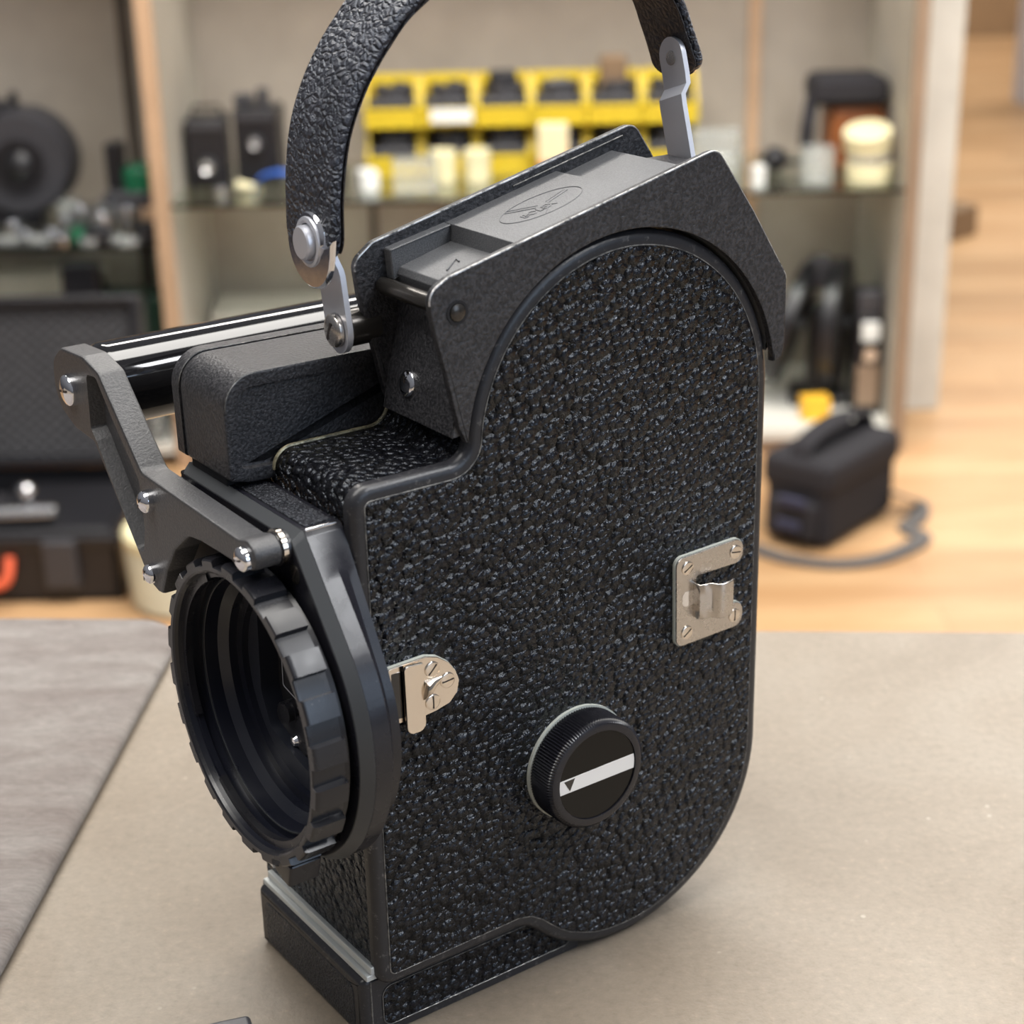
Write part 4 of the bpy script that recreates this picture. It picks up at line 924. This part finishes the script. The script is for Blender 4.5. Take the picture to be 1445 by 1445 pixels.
# ------------------------------------------------------------------ open hard case on the floor (left)
def foam():
    m = mat('black_egg_crate_foam', (0.018, 0.018, 0.020), .9); v = coords(m)
    w1 = N(m, 'ShaderNodeTexWave', wave_type='BANDS', bands_direction='X'); w1.inputs['Scale'].default_value = 14; L(m, v, w1.inputs['Vector'])
    w2 = N(m, 'ShaderNodeTexWave', wave_type='BANDS', bands_direction='Z'); w2.inputs['Scale'].default_value = 14; L(m, v, w2.inputs['Vector'])
    L(m, bump(m, math_(m, 'MULTIPLY', w1.outputs['Fac'], w2.outputs['Fac']), .02), P(m).inputs['Normal']); return m
M['foam'] = foam()
cx, cy = -0.895, 2.44
case = thing('hard_case', 'open black hard case with egg-crate foam lid on the wooden floor', 'case', (cx, cy, FZ), 0)
W = .285
bm = new()
bx(bm, -W, W, -.16, .16, 0, .012, .004); bx(bm, -W, W, -.16, -.145, 0, .125, .005); bx(bm, -W, W, .145, .16, 0, .125, .005); bx(bm, -W, -W+.015, -.16, .16, 0, .125, .005); bx(bm, W-.015, W, -.16, .16, 0, .125, .005)
bx(bm, -W-.006, W+.006, -.168, -.150, .100, .118, .004)
fin('case_base', bm, 'blk', case)
bm = new(); bx(bm, -W+.016, W-.016, -.143, .143, .013, .085, .01); fin('base_foam', bm, 'blk_matte', case)
bm = new(); bx(bm, .05, W-.02, -.12, .11, .086, .115, .01); fin('inner_block', bm, 'blk', case)
rotl = Matrix.Rotation(-.24, 3, 'X')
bm = new(); bx(bm, -W, W, .165, .180, .13, .425, .006, rot=rotl, org=(0, .17, .13))
for a in (-W, W-.018): bx(bm, a, a+.018, .12, .170, .13, .425, .006, rot=rotl, org=(0, .17, .13))
bx(bm, -W, W, .12, .17, .41, .43, .008, rot=rotl, org=(0, .17, .13)); bx(bm, -W, W, .12, .17, .128, .145, .004, rot=rotl, org=(0, .17, .13))
lid = fin('case_lid', bm, 'blk', case)
bm = new(); nx, nz = 44, 26; G = []
for j in range(nz*2+1):
    row = []
    for i in range(nx*2+1):
        x = -W+.019+(2*W-.038)*i/(nx*2); z = .147+.263*j/(nz*2); h_ = .010*(cos(pi*i/2)*cos(pi*j/2))
        row.append(bm.verts.new((x, .140-h_, z)))
    G.append(row)
for j in range(nz*2):
    for i in range(nx*2): bm.faces.new((G[j][i], G[j][i+1], G[j+1][i+1], G[j+1][i]))
bmesh.ops.rotate(bm, verts=bm.verts, cent=(0, .17, .13), matrix=rotl)
fin('lid_foam', bm, 'greyfoam2', case, 80)
bm = new(); tube(bm, catmull([(.015, -.165, .085), (.02, -.185, .05), (.06, -.19, .042), (.10, -.185, .05), (.105, -.165, .085)], 6), .009, 10); fin('case_handle', bm, 'orange', case, 60)
for a in (-.12, .19):
    bm = new(); bx(bm, a-.028, a+.028, -.178, -.160, .03, .115, .005); fin('case_latch', bm, 'dkgrey', case)
t = thing('flash_unit', 'long silver-white tube unit lying across the open case', 'flash', (cx, cy, FZ), 0)
bm = new(); lathe(bm, [(0, 0), (0, .013), (.004, .016), (.19, .016), (.194, .012), (.194, 0)], (-.02, -.10, .132), (1, 0, .02), 24); fin('tube', bm, 'silver', t)
bm = new(); bmesh.ops.create_icosphere(bm, subdivisions=3, radius=.015); bmesh.ops.translate(bm, verts=bm.verts, vec=(.12, -.07, .165)); fin('knob', bm, 'silver', t)
lump('black_gadget', 'blk', -.792, 2.98, -.85, .07, .05, .36, 'black upright accessory standing behind the case lid', 'accessory', 0, .006)
# pale round tin on the floor in front of the cabinet
q = atz(232, 872, FZ)
t = thing('round_canister', 'pale mint round canister on the floor beside the hard case', 'canister', (q.x+.03, q.y+.08, FZ), 0)
bm = new(); lathe(bm, [(0, 0), (0, .085), (.008, .095), (.10, .10), (.115, .095), (.118, .09)], (0, 0, 0), (0, 0, 1), 48); fin('body', bm, 'mint', t)
bm = new(); lathe(bm, [(.112, .101), (.128, .101), (.134, .094), (.136, 0)], (0, 0, 0), (0, 0, 1), 48); fin('lid', bm, 'cream', t)

# ------------------------------------------------------------------ camera bag on the floor (right)
A = atz(1165, 782, FZ); B = atz(1262, 722, FZ); rz = math.atan2(B.y-A.y, B.x-A.x); wlen = (B-A).length
bag = thing('camera_bag', 'black padded camera bag with top handle standing on the floor', 'bag', (A.x, A.y, FZ), rz)
hB = .150; dB = .13
bm = new(); bx(bm, 0.0, wlen, 0, dB, 0.003, hB, .02, 4); fin('bag_body', bm, 'blk_matte', bag)
bm = new(); bx(bm, -.004, wlen+.004, -.006, dB+.006, hB-.05, hB+.012, .018, 4); fin('bag_lid', bm, 'blk_matte', bag)
bm = new(); bx(bm, -.022, .004, .015, dB-.015, .02, hB-.06, .012, 4); fin('side_pocket', bm, 'blk_matte', bag)
bm = new(); bx(bm, -.030, -.020, .04, .085, .04, .055, .002); fin('pocket_print', bm, 'navy', bag)
bm = new(); bx(bm, -.030, -.020, .03, .08, .085, .10, .002); fin('pocket_print', bm, 'navy', bag)
bm = new(); c_ = catmull([(.01, dB/2, hB+.008), (.03, dB/2, hB+.036), (wlen/2, dB/2, hB+.050), (wlen-.03, dB/2, hB+.036), (wlen-.01, dB/2, hB+.008)], 8)
ribbon(bm, c_, (0, 1, 0), lambda i: Vector((0, 0, 1)), .02, .006); fin('top_handle', bm, 'blk_matte', bag, 60)
pts = [(1256, 694, .05), (1280, 702, .03), (1297, 712, .012), (1296, 728, .006), (1280, 744, .006), (1300, 756, .006), (1290, 768, .006), (1240, 788, .006), (1180, 795, .006), (1120, 789, .006), (1085, 780, .006), (1060, 770, .006)]
W2B = Matrix.Rotation(-rz, 4, 'Z')@Matrix.Translation((-A.x, -A.y, -FZ))
cp_ = catmull([W2B@atz(px, py, FZ+h_) for px, py, h_ in pts], 8)
bm = new(); ribbon(bm, cp_, lambda i: (cp_[min(i+1, len(cp_)-1)]-cp_[max(i-1, 0)]).cross(Vector((0, 0, 1))).normalized(), (0, 0, 1), .017, .004)
fin('shoulder_strap', bm, 'greyweb', bag, 60)

# ------------------------------------------------------------------ light
w = bpy.data.worlds.new('shop_light'); sc.world = w; w.use_nodes = True; nt = w.node_tree
bg = nt.nodes['Background']
tc = nt.nodes.new('ShaderNodeTexCoord'); sp = nt.nodes.new('ShaderNodeSeparateXYZ'); rp = nt.nodes.new('ShaderNodeValToRGB')
nt.links.new(tc.outputs['Generated'], sp.inputs[0]); mr = nt.nodes.new('ShaderNodeMapRange'); mr.inputs['From Min'].default_value = -1; nt.links.new(sp.outputs['Z'], mr.inputs['Value'])
nt.links.new(mr.outputs[0], rp.inputs['Fac']); cr = rp.color_ramp
cr.elements[0].position = 0.40; cr.elements[0].color = (0.12, 0.12, 0.14, 1); cr.elements[1].position = 0.95; cr.elements[1].color = (0.80, 0.80, 0.82, 1)
e_ = cr.elements.new(0.52); e_.color = (0.42, 0.42, 0.45, 1); e_ = cr.elements.new(0.75); e_.color = (0.60, 0.62, 0.68, 1)
nt.links.new(rp.outputs[0], bg.inputs['Color']); bg.inputs['Strength'].default_value = 0.34
def area(name, loc, target, sx, sy, power, col):
    l = bpy.data.lights.new(name, 'AREA'); l.shape = 'RECTANGLE'; l.size = sx; l.size_y = sy; l.energy = power; l.color = col
    o = bpy.data.objects.new(name, l); C.objects.link(o); o.location = loc
    o.rotation_euler = (Vector(target)-Vector(loc)).to_track_quat('-Z', 'Y').to_euler(); return o
o = area('ceiling_light_panel', (0.0, 0.15, 1.75), (0.0, 0.1501, 0), 2.8, .85, 74, (1.0, 0.97, 0.92)); o.rotation_euler = (0, 0, YAW)
area('shop_window', (1.9, -1.6, 0.9), (0, 0, 0.1), 1.2, 1.2, 16, (0.62, 0.78, 1.0))
o = area('ceiling_light_panel', (1.5, -0.25, 1.75), (1.5, -.25, 0), 0.36, 1.5, 46, (0.97, 0.98, 1.0))
o = area('ceiling_light_panel', (0.2, 2.0, 1.75), (0.2, 2.5, -.6), 2.6, .5, 118, (1.0, 0.95, 0.88))
o = area('ceiling_light_panel', (2.6, 4.5, 1.75), (2.6, 4.5, 0), 2.4, 2.4, 118, (1.0, 0.95, 0.86))
area('ceiling_light_panel', (3.0, 7.6, 1.9), (3.0, 7.6, 0), 2.4, 2.0, 130, (1.0, 0.96, 0.90))  # added fill lamp, brightens the dark far end of the shop
sc.view_settings.view_transform = 'Standard'; sc.view_settings.look = 'None'; sc.view_settings.gamma = 1; sc.view_settings.use_curve_mapping = False
sc.view_settings.exposure = 0.0
